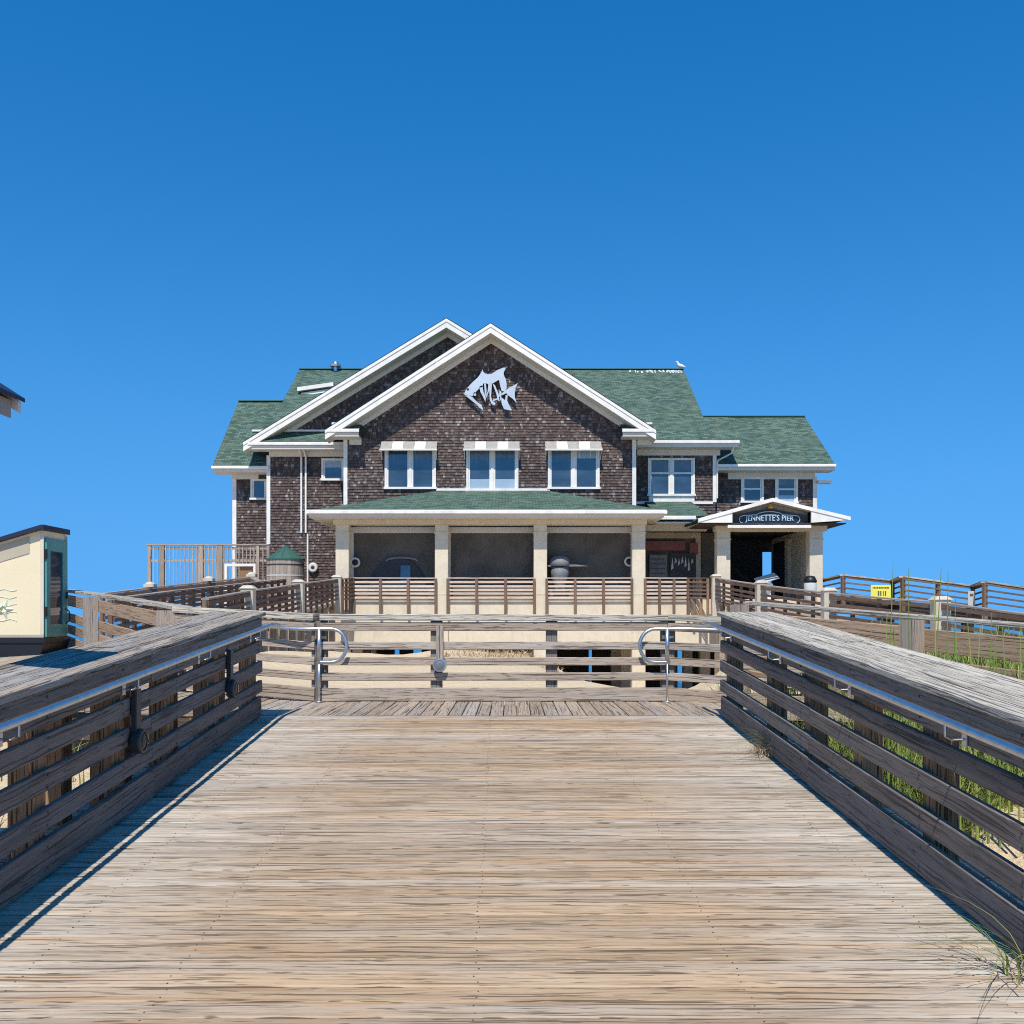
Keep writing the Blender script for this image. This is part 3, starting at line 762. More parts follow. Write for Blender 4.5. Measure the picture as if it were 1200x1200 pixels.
# corner boards and downspouts
for x, y, z0, z1 in ((-8.56, YG, 5.0, 9.1), (6.28, YG, 5.35, 9.1)): w = MB(); w.box(x - .10, x + .10, y - .07, y + .2, z0, z1); part(w, 'corner_board', M['white'])
for x, y, z0, z1 in ((-13.04, YB, 3.85, 8.6), (10.85, YB, 6.1, 8.6)): w = MB(); w.box(x - .10, x + .10, y - .07, y + .2, z0, z1); part(w, 'corner_board', M['white'])
for x, y, z0, z1 in ((16.5, YR, 5.2, 7.6), (-15.12, YR, 1.5, 7.6)): w = MB(); w.box(x - .11, x + .11, y - .07, y + .2, z0, z1); part(w, 'corner_board', M['white'])
w = MB(); w.box(6.4, 10.75, YB - .09, YB, 6.0, 6.14)
part(w, 'base_trim', M['white'])
for px in (353.2, 358.4):
    x = X_(px, YB - .12); d = MB()
    d.board((x, YB - .12, 8.5), (x, YB - .12, 4.45), .10, .10, (0, 1, 0), .02); d.board((x, YB - .12, 8.5), (x, BE + .1, 8.95), .10, .10, (1, 0, 0), .02)
    if px > 355: d.board((x + .1, YB - .12, 4.4), (x + .1, YB - .12, .4), .09, .09, (0, 1, 0), .02)
    part(d, 'downspout', M['white'])
d = MB(); d.tube([(11.7, EY + .05, 8.95), (11.6, EY + .25, 8.6), (11.05, YB - .05, 8.35), (10.98, YB - .1, 8.2), (10.98, YB - .1, 6.3)], .045, 8); part(d, 'downspout', M['white'])
# window awnings of alternating white and grey panels
for (x0, x1) in ((446, 512), (543.5, 609), (639, 705)):
    a, b = X_(x0, 50.1), X_(x1, 50.1); aw = MB(); n = 5
    for k in range(n):
        xa, xb = a + (b - a) * k / n, a + (b - a) * (k + 1) / n
        aw.extr([(xa + .005, YG - .05, 8.98), (xa + .005, YG - .62, 8.50), (xb - .005, YG - .62, 8.50), (xb - .005, YG - .05, 8.98)], (0, 0, -.03), mi=1 if k % 2 == 0 else 0)
    aw.board((a - .03, YG - .63, 8.46), (b + .03, YG - .63, 8.46), .06, .09, mi=0)
    for xx in (a + .03, b - .03): aw.board((xx, YG - .62, 8.47), (xx, YG - .04, 8.05), .04, .04, mi=0)
    part(aw, 'awning', [M['awnw'], M['awng']])
# small louvre dormer and vents
d = MB(); c0 = Vector((-11.5, 57.3, 13.0))
d.box(c0.x - .75, c0.x + .9, c0.y, c0.y + 1.2, c0.z - .35, c0.z + .12); dm = part(d, 'dormer', M['under'])
d = MB(); d.extr([(c0.x - 1.0, c0.y - .2, c0.z + .10), (c0.x - 1.0, c0.y - .2, c0.z + .32), (c0.x + 1.1, c0.y - .2, c0.z + .62), (c0.x + 1.1, c0.y - .2, c0.z + .40)], (0, 1.6, 0)); d.extr([(c0.x - .8, c0.y - .06, c0.z - .15), (c0.x - .8, c0.y - .06, c0.z + .02), (c0.x + 1.0, c0.y - .06, c0.z + .28), (c0.x + 1.0, c0.y - .06, c0.z + .1)], (0, .1, 0)); d.build('dormer_roof', M['white'], dm)
d = MB(); v0 = Vector((X_(394, RYc), RYc - .2, 15.1)); d.lathe(v0, [(.12, 0), (.12, .22), (.34, .26), (.36, .38), (.18, .46), (.16, .55), (.0, .58)], 16); part(d, 'roof_vent', M['steel'])
# bird droppings along the ridge, a surface mark
d = MB()
for k in range(46):
    x = R.choice((R.uniform(7.2, 10.5), R.uniform(9.4, 10.5))); t = R.uniform(.05, .25); l = R.uniform(.08, .35); ww = R.uniform(.03, .12)
    y = RYc - t; z = RZc - t * sl_ + .012
    d.face([(x, y - l, z - l * sl_), (x + ww, y - l * .8, z - l * .8 * sl_), (x + ww * .8, y, z), (x - .02, y, z)])
part(d, 'droppings', M['dropping'])

# porch: roof, beam, columns, base
PE, PZ = 44.9, 4.85
pr = MB(); e0, e1, w0, w1, zr = -9.3, 6.95, -3.86, 1.89, 6.45
pr.slab([(e0, PE, PZ), (e1, PE, PZ), (w1, YG, zr), (w0, YG, zr)], .10)
pr.slab([(e0, YG + 1.9, PZ), (e0, PE, PZ), (w0, YG, zr)], .10); pr.slab([(e1, PE, PZ), (e1, YG + 1.9, PZ), (w1, YG, zr)], .10)
pr.slab([(7.1, 47.6, 4.86), (9.6, 47.6, 4.86), (9.6, YB, 6.14), (7.1, YB, 6.14)], .10)
part(pr, 'porch_roof', M['roof'])
g = MB()
g.board((e0 - .05, PE - .07, PZ - .09), (e1 + .05, PE - .07, PZ - .09), .14, .19, bev=.03); g.board((e0 - .07, PE - .07, PZ - .09), (e0 - .07, YB - .05, PZ - .09), .14, .19, bev=.03); g.board((e1 + .07, PE - .07, PZ - .09), (e1 + .07, 48, PZ - .09), .14, .19, bev=.03)
g.board((7.0, 47.53, 4.76), (8.9, 47.53, 4.76), .14, .19, bev=.03); g.box(-3.9, 1.95, YG - .12, YG - .045, 6.44, 6.56)
part(g, 'gutter', M['white'])
so = MB()
so.box(e0, e1, PE, PE + .05, 4.55, 4.74); so.box(e0, e1, PE + .05, YB - .3, 4.52, 4.6); so.box(6.96, 11, 47.62, YB - .3, 4.5, 4.58);
part(so, 'porch_ceiling', M['soffit'])
so = MB(); so.box(8.6, 15.3, 44.95, 47.6, 4.22, 4.27); so.box(11.01, 15.3, 47.61, 60, 4.22, 4.27); part(so, 'passage_ceiling', M['under'])
bm = MB()
bm.box(-8.35, 6.3, 45.8, 46.5, 4.28, 4.515); bm.box(6.31, 9.6, 48.3, 48.7, 4.2, 4.495); bm.box(-8.35, -8.0, 46.51, YB - .3, 4.28, 4.515)
bm.box(9.5, 14.7, 45.75, 46.45, 3.98, 4.215); bm.box(14.3, 14.7, 46.46, 56, 3.98, 4.215)
part(bm, 'porch_beam', M['cream'])
COLX = [X_(p, 46.2) for p in (402.5, 518, 633, 747.5)]
def column(x, y, top, nm='column', w=.31):
    c = MB(); c.box(x - w, x + w, y - w, y + w, -5.2, top - .002, .02); c.box(x - w - .03, x + w + .03, y - w - .03, y + w + .03, top - .42, top - .36, .01); c.box(x - w - .015, x + w + .015, y - w - .015, y + w + .015, 1.0, 1.06, .005)
    return part(c, nm, M['cream'])
for x in COLX: column(x, 46.15, 4.28)
for p in (846, 953.5): column(X_(p, 46.2), 46.1, 3.98)
column(14.45, 50.6, 3.98)
b = MB()
b.box(-8.6, 10.4, 46.0, 46.5, -1.42, .80); b.box(-8.6, 16.4, 46.52, 60, .45, .80); b.box(10.42, 16.4, 46.0, 46.5, .1, .80)
part(b, 'concrete_base', M['cream'])
for x in (-12.4, -8.0, -3.3, 1.3, 5.9, 10, 14.4):
    for y in (51, 56, 61):
        c = MB(); c.box(x - .25, x + .25, y - .25, y + .25, -6, .44); part(c, 'piling', M['conc'])
# added dark panels standing in for under-floor shade, with gaps to the sea
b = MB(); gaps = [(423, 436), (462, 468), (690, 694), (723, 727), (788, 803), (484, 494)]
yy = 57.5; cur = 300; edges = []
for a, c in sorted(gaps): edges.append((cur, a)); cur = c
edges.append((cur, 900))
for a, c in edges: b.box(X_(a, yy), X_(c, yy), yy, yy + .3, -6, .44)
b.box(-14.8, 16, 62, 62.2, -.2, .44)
part(b, 'underfloor_shade', M['under'])
# dark screens behind the porch, with header frames
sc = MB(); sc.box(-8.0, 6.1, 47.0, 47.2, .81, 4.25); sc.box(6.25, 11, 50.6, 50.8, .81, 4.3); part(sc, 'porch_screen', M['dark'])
for a, c in zip(COLX, COLX[1:]):
    hd = MB(); hd.box(a + .2, c - .2, 46.88, 46.99, 3.97, 4.25); hd.box(a + .2, a + .36, 46.9, 46.99, .82, 3.97); part(hd, 'screen_frame', M['soffit'])
hd = MB(); hd.box(6.3, 9.7, 50.45, 50.59, 4.0, 4.3); hd.box(9.45, 9.7, 50.45, 50.59, .82, 4.0)
part(hd, 'screen_frame', M['tan'])
# back of the entrance passage: dark wall pieces around an opening to the sky
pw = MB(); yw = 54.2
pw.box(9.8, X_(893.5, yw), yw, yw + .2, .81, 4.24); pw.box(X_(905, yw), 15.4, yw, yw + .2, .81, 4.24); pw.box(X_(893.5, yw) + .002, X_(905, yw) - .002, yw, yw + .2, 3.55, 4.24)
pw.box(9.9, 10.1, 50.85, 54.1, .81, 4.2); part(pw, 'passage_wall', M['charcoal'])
pw = MB()
for k in range(8): pw.box(14.36, 14.5, 51.0 + k * .37, 51.33 + k * .37, .81, 3.97)
part(pw, 'slatted_side_wall', M['under'])
pw = MB(); pw.box(14.3, 14.6, 47.3, 50.28, .81, 3.97); part(pw, 'side_pier', M['cream'])
st = MB()
for k in range(9): st.box(11.0 + k * .30, 11.3 + k * .30, 52.4, 53.8, .81 + k * .0, 1.0 + (8 - k) * .24 + .0, mi=0)
st.board((10.9, 52.3, 3.3), (13.6, 52.3, .95), .08, .3); st.board((10.9, 52.3, 4.0), (13.6, 52.3, 1.9), .06, .1)
part(st, 'stair', M['under'])

# portico with the name board
PY = 44.85; pk = Vector((11.9, PY, 5.36)); pl = Vector((8.5, PY, 4.42)); pr_ = Vector((15.45, PY, 4.50))
r = MB()
r.slab([(pl.x, PY, pl.z + .02), (pk.x, PY, pk.z + .02), (pk.x, YR, pk.z + .02), (pl.x, YR, pl.z + .02)], .07); r.slab([(pk.x, PY, pk.z + .02), (pr_.x, PY, pr_.z + .02), (pr_.x, YR, pr_.z + .02), (pk.x, YR, pk.z + .02)], .07)
part(r, 'portico_roof', M['roof'])
cl, cr = X_(858, PY), X_(950.5, PY); zb = 4.27
def zl(x): return pl.z + (pk.z - pl.z) * (x - pl.x) / (pk.x - pl.x)
def zr_(x): return pk.z + (pr_.z - pk.z) * (x - pk.x) / (pr_.x - pk.x)
w = MB(); dd = Vector((0, .12, 0))
w.extr([(pl.x, PY - .05, zb), (cl, PY - .05, zb), (cl, PY - .05, zl(cl) - .06), (pl.x, PY - .05, pl.z - .02)], dd); w.extr([(cr, PY - .05, zb), (pr_.x, PY - .05, zb + .12), (pr_.x, PY - .05, pr_.z - .06), (cr, PY - .05, zr_(cr) - .06)], dd)
for a, c in ((pl, pk), (pk, pr_)): w.extr([a + Vector((0, -.09, -.13)), c + Vector((0, -.09, -.13)), c + Vector((0, -.09, .035)), a + Vector((0, -.09, .035))], (0, .09, 0))
w.box(cl - .2, cr - .0, PY - .02, PY + .1, 4.03, 4.165)
part(w, 'pediment', M['white'])
t = MB()
t.extr([(cl, PY + .55, 4.17), (cr, PY + .55, 4.17), (cr, PY + .55, zr_(cr) - .08), (pk.x, PY + .55, pk.z - .08), (cl, PY + .55, zl(cl) - .08)], (0, .06, 0))
t.slab([(cl, PY + .08, zl(cl) - .1), (pk.x, PY + .08, pk.z - .1), (pk.x, PY + .54, pk.z - .1), (cl, PY + .54, zl(cl) - .1)], .05); t.slab([(pk.x, PY + .08, pk.z - .1), (cr, PY + .08, zr_(cr) - .1), (cr, PY + .54, zr_(cr) - .1), (pk.x, PY + .54, pk.z - .1)], .05)
part(t, 'pediment_recess', M['tan'])

sign = thing('entrance_sign', 'dark blue name board with pale lettering under the portico gable', 'sign', (11.8, PY + .3, zb + .08))
s = MB(); ys = PY + .30
sl0, sr0 = X_(857, ys), X_(947, ys)
s.extr([(sl0, ys, 4.17), (sr0, ys, 4.17), (sr0, ys, 4.62), (11.9, ys, 4.96), (sl0, ys, 4.64)], (0, .08, 0)); s.build('backboard', M['charcoal'], sign)
cx0, cz0, hw, hh = X_(901.5, ys), Z_(607.3, ys), X_(938, ys) - X_(901.5, ys), .24
def sign_outline(k):
    o = []
    for q in range(9): t = -pi / 2 + pi * q / 8; o.append((hw - hh + hh * k * cos(t) * .9, hh * .82 * k * sin(t) - .06))
    for x, z in ((.62, .17), (.48, .25), (.25, .31), (0, .33), (-.25, .31), (-.48, .25), (-.62, .17)): o.append((x, z * k))
    for q in range(9): t = pi / 2 + pi * q / 8; o.append((-hw + hh + hh * k * cos(t) * .9, hh * .82 * k * sin(t) - .06))
    for x, z in ((-.6, -.27), (-.4, -.33), (0, -.35), (.4, -.33), (.6, -.27)): o.append((x, z * k))
    return [(cx0 + x, z + cz0) for x, z in o]
s = MB(); s.extr([(x, ys - .04, z) for x, z in sign_outline(1)], (0, .035, 0)); s.build('name_plate', M['navy'], sign)
s = MB(); o = [(x, ys - .05, z) for x, z in sign_outline(.92)]; s.tube(o + [o[0]], .022, 6); s.build('border', M['letter'], sign)
def text_mesh(txt, size, name, mat, parent, loc, sx=1.0, arch=None):
    cu = bpy.data.curves.new(name, 'FONT'); cu.body = txt; cu.size = size; cu.align_x = 'CENTER'; cu.align_y = 'CENTER'; cu.extrude = .012; cu.space_character = 1.06
    ob = bpy.data.objects.new(name, cu); COL.objects.link(ob)
    me = bpy.data.meshes.new_from_object(ob.evaluated_get(bpy.context.evaluated_depsgraph_get()))
    bpy.data.objects.remove(ob); bpy.data.curves.remove(cu)
    for v in me.vertices:
        x, y, z = v.co; x *= sx
        k = arch(x) if arch else (0, 1)
        v.co = (loc[0] + x, loc[1] - z, loc[2] + y * k[1] + k[0])
    me.materials.clear(); me.materials.append(mat)
    o = bpy.data.objects.new(name, me); COL.objects.link(o)
    if parent: o.parent = parent; o.matrix_parent_inverse = parent.matrix_basis.inverted()
    return o
bpy.context.view_layer.update()
text_mesh("JENNETTE'S PIER", .29, 'lettering', M['letter'], sign, (cx0, ys - .055, cz0), .98, lambda x: (.0 - .06 * (x / hw) ** 2, 1.45 - .5 * abs(x / hw)))
text_mesh("JENNETTE'S PIER", .29, 'lettering', M['letter'], sign, (cx0 + .012, ys - .052, cz0 + .004), .98, lambda x: (.0 - .06 * (x / hw) ** 2, 1.45 - .5 * abs(x / hw)))
lamp = thing('gable_lamp', 'small brass lamp at the peak of the portico gable', 'lamp', (11.9, PY + .4, 5.0))
l = MB(); l.lathe((11.9, PY + .33, 5.02), [(.05, .12), (.05, .05), (.12, .02), (.13, -.06), (.0, -.07)], 14); l.build('lamp_shade', M['beak'], lamp)

# leaping fish emblem of cut metal on the front gable
fish = thing('fish_emblem', 'large cut metal fish on the front gable, its lower body cut into strokes', 'wall emblem', P_(577, 458, YG))
yf = YG - .30; sc_ = yf / F
def fpt(a, b): return Vector((X_(540 + a / 15, yf), yf, Z_(420 + b / 15, yf)))
def fpoly(b, pts): b.extr([fpt(*p) for p in reversed(pts)], (0, .05, 0))
b = MB()
fpoly(b, [(60, 625), (80, 570), (130, 500), (210, 415), (300, 335), (345, 270), (385, 195), (395, 235), (430, 265), (490, 278), (545, 270), (640, 205), (740, 165), (825, 138), (775, 200), (752, 255), (762, 310), (795, 370), (805, 450), (805, 530), (770, 575), (720, 575), (690, 470), (672, 372), (610, 410), (560, 440), (500, 455), (430, 432), (395, 440), (375, 500), (330, 520), (262, 590), (210, 660), (150, 655), (85, 655)])
b.build('body', M['fishmetal'], fish)
b = MB()
for p in ([(70, 645), (140, 655), (200, 675), (290, 770), (365, 815), (395, 910), (330, 870), (280, 810), (190, 740)],
          [(235, 585), (275, 640), (250, 660), (215, 640)],
          [(325, 500), (375, 470), (400, 590), (440, 690), (432, 760), (380, 650), (345, 590)],
          [(410, 440), (440, 440), (452, 560), (448, 670), (425, 640)],
          [(485, 450), (545, 450), (500, 560), (450, 690), (432, 690), (470, 590)],
          [(500, 560), (545, 450), (540, 560), (530, 660), (550, 740), (610, 790), (600, 820), (545, 805), (510, 730)],
          [(560, 445), (600, 470), (640, 570), (690, 690), (680, 745), (650, 740), (625, 620)],
          [(680, 560), (715, 590), (700, 740), (672, 740)],
          [(560, 730), (640, 700), (650, 720), (560, 755)]): fpoly(b, p)
b.build('cut_strokes', M['fishmetal'], fish)
b = MB()
fpoly(b, [(705, 630), (760, 580), (860, 510), (960, 460), (1005, 430), (965, 510), (948, 580), (950, 680), (980, 780), (915, 710), (820, 640), (800, 610), (720, 650)]); b.build('tail_fin', M['fishmetal'], fish)
b = MB(); fpoly(b, [(705, 680), (780, 735), (790, 640), (822, 650), (815, 740), (840, 800), (900, 912), (830, 905), (760, 890), (720, 800)]); b.build('lower_fin', M['fishmetal'], fish)
b = MB(); b.lathe(fpt(125, 545) + Vector((0, -.004, 0)), [(.06, 0), (.06, .004)], 12, (0, -1, 0)); b.build('eye', M['black'], fish)
b = MB()
for a in ((200, 500), (600, 320), (740, 400), (760, 800), (900, 570)): p = fpt(*a); b.tube([p + Vector((0, .04, 0)), p + Vector((0, .29, 0))], .03, 6)
b.build('standoff', M['darkmetal'], fish)

# porch railings, one per bay
bays = [(414, 511, 'first bay from the left'), (525, 626, 'second bay from the left'), (640.5, 740, 'third bay from the left'), (755.5, 806, 'last bay before the entrance')]
for x0, x1, wd in bays:
    a, b_ = P_(x0, 677, 45.92), P_(x1, 677, 45.92)
    zc = 1.80
    railing('slatted brown porch railing filling the %s' % wd, [(a.x, 45.86, zc), (b_.x, 45.86, zc)], 1.0, (.06, .25, .42, .59, .79), .16, .05, .0, (b_.x - a.x) / 3.0 - .05, .12, mats=('porchslat', 'porchslat', 'farrail'), drop=.8, group='porch railings', rowh=.105, behind=True)
railing('short brown railing turning from the porch to the right ramp', [(X_(806, 45.9), 45.85, 1.80), (Rp[0].x - .35, 44.7, Rp[0].z)], 1.0, (.06, .25, .42, .59, .79), .16, .05, 0, .42, .10, mats=('farrail', 'farrail', 'post'), drop=.8, rowh=.09)
railing('short dark railing turning from the porch to the left ramp', [(X_(414, 45.9), 45.85, 1.80), (Lp[0].x + .25, 44.7, Lp[0].z)], 1.0, (.06, .25, .42, .59, .79), .16, .05, 0, .42, .10, mats=('farrail', 'farrail', 'farrail'), drop=.8, rowh=.09)

# exhibits and lamps on the porch
ex = thing('arched_exhibit', 'dark arched opening with a pale hood at the back of the first porch bay', 'exhibit', (X_(464, 46.8), 46.8, .82))
cx1 = X_(466, 46.8)
b = MB(); b.extr([(cx1 + (1.45 * cos(t * pi / 14)) , 46.85, .85 + 1.95 * sin(t * pi / 14)) for t in range(15)], (0, .12, 0)); b.build('arch_body', M['charcoal'], ex)
b = MB(); b.tube([(cx1 + .2 + .75 * cos(t * pi / 12), 46.8, 2.62 + .17 * sin(t * pi / 12)) for t in range(13)], .05, 8); b.build('hood', M['poster'], ex)
b = MB(); b.box(cx1 + .12, cx1 + .62, 46.78, 46.845, 1.5, 2.42, .03); b.build('pane', M['glass'], ex)
ex = thing('domed_exhibit', 'pale dome with a pointed brim standing in the third porch bay', 'exhibit', (X_(657, 46.6), 46.6, .82))
cx1 = X_(656, 46.6); zc = 2.36
b = MB(); b.lathe((cx1, 46.55, zc), [(.52, 0), (.50, .22), (.40, .38), (.22, .48), (0, .52)], 20); b.build('dome', M['poster'], ex, smooth=True)
b = MB(); b.extr([(cx1 - .6, 46.3, zc - .02), (cx1 + .55, 46.3, zc - .02), (cx1 + 1.35, 46.3, zc - .0), (cx1 + .6, 46.3, zc + .1), (cx1 - .6, 46.3, zc + .05)], (0, .45, 0)); b.build('brim', M['poster'], ex)
b = MB(); b.lathe((cx1, 46.55, .82), [(.3, 0), (.25, .6), (.42, 1.1), (.45, 1.5)], 18); b.build('pedestal', M['poster'], ex, smooth=True)
def ring_lamp(px, py, label):
    y = 46.55; p = P_(px, py, y); r0 = thing('round_lamp', label, 'lamp', p, 'round porch lamps')
    b = MB(); b.lathe(p + Vector((0, .1, 0)), [(.15, 0), (.24, 0), (.24, .1), (.22, .14), (.17, .14), (.15, .08)], 20, (0, -1, 0)); b.build('lamp_ring', M['soffit'], r0)
    b = MB(); b.lathe(p + Vector((0, .1, 0)), [(.15, .02), (.14, .1), (.0, .12)], 20, (0, -1, 0)); b.build('lens', M['black'], r0)
ring_lamp(416, 659, 'round pale ringed lamp beside the leftmost porch column')
ring_lamp(737.5, 658, 'round pale ringed lamp beside the fourth porch column')

# boards in the bay right of the porch
for x0, x1, y0, y1, mt, lb in ((757, 803, 634, 645, 'maroon', 'maroon banner strip on the dark wall right of the porch'), (761, 782, 650, 676, 'poster', 'grey notice board with lines, left of the animal poster'), (808, 818, 636, 650, 'maroon', 'small reddish board beside the portico column')):
    a, c = P_(x0, y0, 50.4), P_(x1, y1, 50.4); r0 = thing('notice_board', lb, 'notice board', (a.x, 50.4, c.z), 'boards on the wall right of the porch')
    b = MB(); b.box(a.x, c.x, 50.4, 50.46, c.z, a.z, .01); b.build('panel', M[mt], r0)
    b = MB()
    for k in range(4): zq = c.z + (a.z - c.z) * (k + .6) / 4.6; b.box(a.x + .08, c.x - .1, 50.385, 50.398, zq, zq + .04)
    if mt == 'poster': b.build('printed_lines', M['dark'], r0)
a, c = P_(785, 648, 50.4), P_(815, 680, 50.4); r0 = thing('poster', 'pale poster with dark upright figures beside the entrance', 'poster', (a.x, 50.4, c.z))
b = MB(); b.box(a.x, c.x, 50.4, 50.45, c.z, a.z); b.build('panel', M['charcoal'], r0)
b = MB()
for k in range(7):
    xx = a.x + .12 + k * .17; hh_ = R.uniform(.5, .95); b.extr([(xx, 50.38, a.z - .1 - R.uniform(0, .2)), (xx - .06, 50.38, a.z - hh_), (xx + .07, 50.38, a.z - hh_ + .1)], (0, .015, 0))
b.build('figures', M['lens'], r0)

# bin and white counter at the entrance
bn = thing('litter_bin', 'pale litter bin with a black lid beside the right portico column', 'litter bin', (X_(949, 45.3), 45.3, .8))
q = Vector((X_(949.5, 45.2), 45.2, .55))
b = MB(); b.lathe(q, [(.24, 0), (.27, .05), (.29, .95), (.26, 1.0)], 18); b.build('bin_body', M['lens'], bn, True)
b = MB(); b.lathe(q, [(.29, 1.0), (.30, 1.08), (.2, 1.28), (0, 1.32)], 18); b.build('lid', M['black'], bn, True)
ct = thing('ticket_stand', 'white slanted stand in the entrance passage', 'stand', (X_(897, 47), 47, .81))
q = Vector((X_(896, 47), 47, .81))
b = MB(); b.box(q.x - .35, q.x + .35, 46.8, 47.2, .81, 1.55, .02); b.build('stand_body', M['white'], ct)
b = MB(); b.board(q + Vector((-.45, -.3, .85)), q + Vector((.5, -.3, 1.12)), .7, .06, (0, -.4, 1), .01); b.build('top_panel', M['white'], ct)
pot = thing('planter', 'dark round planter beside the left portico column', 'planter', (X_(837, 46.6), 46.8, .81))
b = MB(); b.lathe((X_(835.5, 46.8), 46.9, .81), [(.2, 0), (.26, .3), (.28, .55), (.22, .55), (.2, .5)], 16); b.build('pot', M['black'], pot, True)
b = MB()
for k in range(120):
    t, u = R.uniform(0, 2 * pi), R.uniform(0, 1); p = Vector((X_(835.5, 46.8), 46.9, 1.35)); e = p + Vector((cos(t) * .3 * u, sin(t) * .3 * u, .2 + .35 * R.random())); s_ = Vector((-sin(t), cos(t), 0)) * .04
    b.face([p - s_ * .5, p + s_ * .5, e + s_, e - s_], c=(R.random() * .3, .5, .5, 1))
b.build('foliage', M['grass'], pot)
ms = thing('hose_reel', 'white round hose reel on the shingle wall left of the porch', 'hose reel', P_(367, 665, YB))
p = P_(367, 665, YB - .16); b = MB()
b.lathe(p, [(.12, 0), (.24, 0), (.26, .05), (.24, .1), (.20, .12), (.12, .12)], 20, (0, -1, 0)); b.build('reel', M['soffit'], ms)
b = MB(); b.lathe(p, [(.10, -.14), (.10, .13), (.0, .14)], 14, (0, -1, 0)); b.build('hub', M['darkmetal'], ms)

# gull on the ridge
gl = thing('gull', 'white gull standing at the right end of the main ridge', 'bird', (10.45, RYc, RZc + .05))
b = MB()
prof = [(-.30, .02, .05), (-.22, .05, .06), (-.10, .10, .10), (.02, .12, .12), (.12, .11, .17), (.18, .07, .25), (.20, .055, .32), (.23, .06, .37), (.28, .045, .385), (.31, .015, .37)]
b.tube([(10.45 - s_, RYc, RZc + .10 + z) for s_, r_, z in prof], [r_ for s_, r_, z in prof], 10); b.build('body', M['bird'], gl, True)
b = MB(); b.tube([(10.15, RYc, RZc + .47), (10.08, RYc, RZc + .455), (10.05, RYc, RZc + .44)], [.018, .012, .003], 6); b.build('beak', M['beak'], gl)
for s_ in (-.04, .04):
    b = MB(); b.tube([(10.45, RYc + s_, RZc + .02), (10.44, RYc + s_, RZc + .15)], .012, 6); b.build('leg', M['beak'], gl)

# wooden tank with a conical roof
tk = Vector((X_(334.5, 48), 48, -1.4)); tr = .9; zt = Z_(655.5, 48) - tk.z
tank = thing('wooden_tank', 'round wooden stave tank with a green conical roof', 'tank', tk)
b = MB(); ns = 30
for k in range(ns):
    t0, t1 = 2 * pi * (k + .04) / ns, 2 * pi * (k + .96) / ns; c = b.rnd()
    b.face([tk + Vector((tr * cos(t0), tr * sin(t0), 0)), tk + Vector((tr * cos(t1), tr * sin(t1), 0)), tk + Vector((tr * cos(t1), tr * sin(t1), zt)), tk + Vector((tr * cos(t0), tr * sin(t0), zt))], [(c[0] * 9, c[1] * 9), (c[0] * 9, c[1] * 9 + .19), (c[0] * 9 + zt, c[1] * 9 + .19), (c[0] * 9 + zt, c[1] * 9)], c)
b.lathe(tk, [(tr * .985, 0), (tr * .985, zt)], 40); b.build('staves', M['greywood'], tank)
for h in (.45, .8, .925):
    b = MB(); b.lathe(tk + Vector((0, 0, zt * h)), [(tr * 1.0, 0), (tr * 1.015, 0), (tr * 1.015, .06), (tr * 1.0, .06)], 40); b.build('hoop', M['darkmetal'] if h > .9 else M['lens'], tank)
b = MB(); nc = 12
for k in range(nc):
    t0, t1 = 2 * pi * k / nc, 2 * pi * (k + 1) / nc; rr = tr * 1.03
    b.face([tk + Vector((rr * cos(t0), rr * sin(t0), zt)), tk + Vector((rr * cos(t1), rr * sin(t1), zt)), tk + Vector((0, 0, zt + .66))]); b.tube([tk + Vector((rr * cos(t0), rr * sin(t0), zt)), tk + Vector((0, 0, zt + .67))], .02, 5)
b.lathe(tk, [(rr, zt - .04), (rr + .02, zt - .04), (rr + .02, zt + .01), (rr, zt + .01)], 24); b.build('cone_roof', M['coneroof'], tank)

# tall baluster screen beside the house
bl = thing('baluster_fence', 'tall pale wooden baluster fence left of the pier house', 'fence', P_(245, 690, 50))
fy = 50.0; zt_, zm, zb_ = Z_(638.5, fy), Z_(657, fy), Z_(692, fy)
b = MB(); x0, x1 = X_(174, fy), X_(315, fy)
b.board((x0 - .1, fy, zt_), (x1, fy, zt_), .2, .07, bev=.006); b.build('top_rail', M['greywood'], bl)
b = MB(); b.board((x0, fy, zt_ - .17), (x1, fy, zt_ - .17), .05, .14); b.build('upper_rail', M['greywood'], bl)
b = MB(); b.board((x0, fy, zm), (x1, fy, zm), .05, .13); b.build('middle_rail', M['greywood'], bl)
b = MB(); b.board((x0, fy, zb_), (x1, fy, zb_), .05, .13); b.build('bottom_rail', M['greywood'], bl)
pxs = (175.5, 190, 235.5, 258.5, 302.5, 314.5)
for k, p in enumerate(pxs):
    b = MB(); ww = .24 if k in (1, 2, 3) else .15; b.board((X_(p, fy), fy, -3), (X_(p, fy), fy, zt_ - .03), ww, .16, (0, 1, 0), .008); b.build('post', M['farcap'] if k in (1, 3) else M['greywood'], bl)
for p, q in zip(pxs, pxs[1:]):
    b = MB(); xa, xb = X_(p, fy) + .1, X_(q, fy) - .1; k = max(1, int((xb - xa) / .19))
    for j in range(k):
        xx = xa + (xb - xa) * (j + .5) / k; b.board((xx, fy - .045, zb_), (xx, fy - .045, zt_ - .1), .05, .035, (0, 1, 0), .003)
    b.build('baluster_panel', M['greywood'], bl)
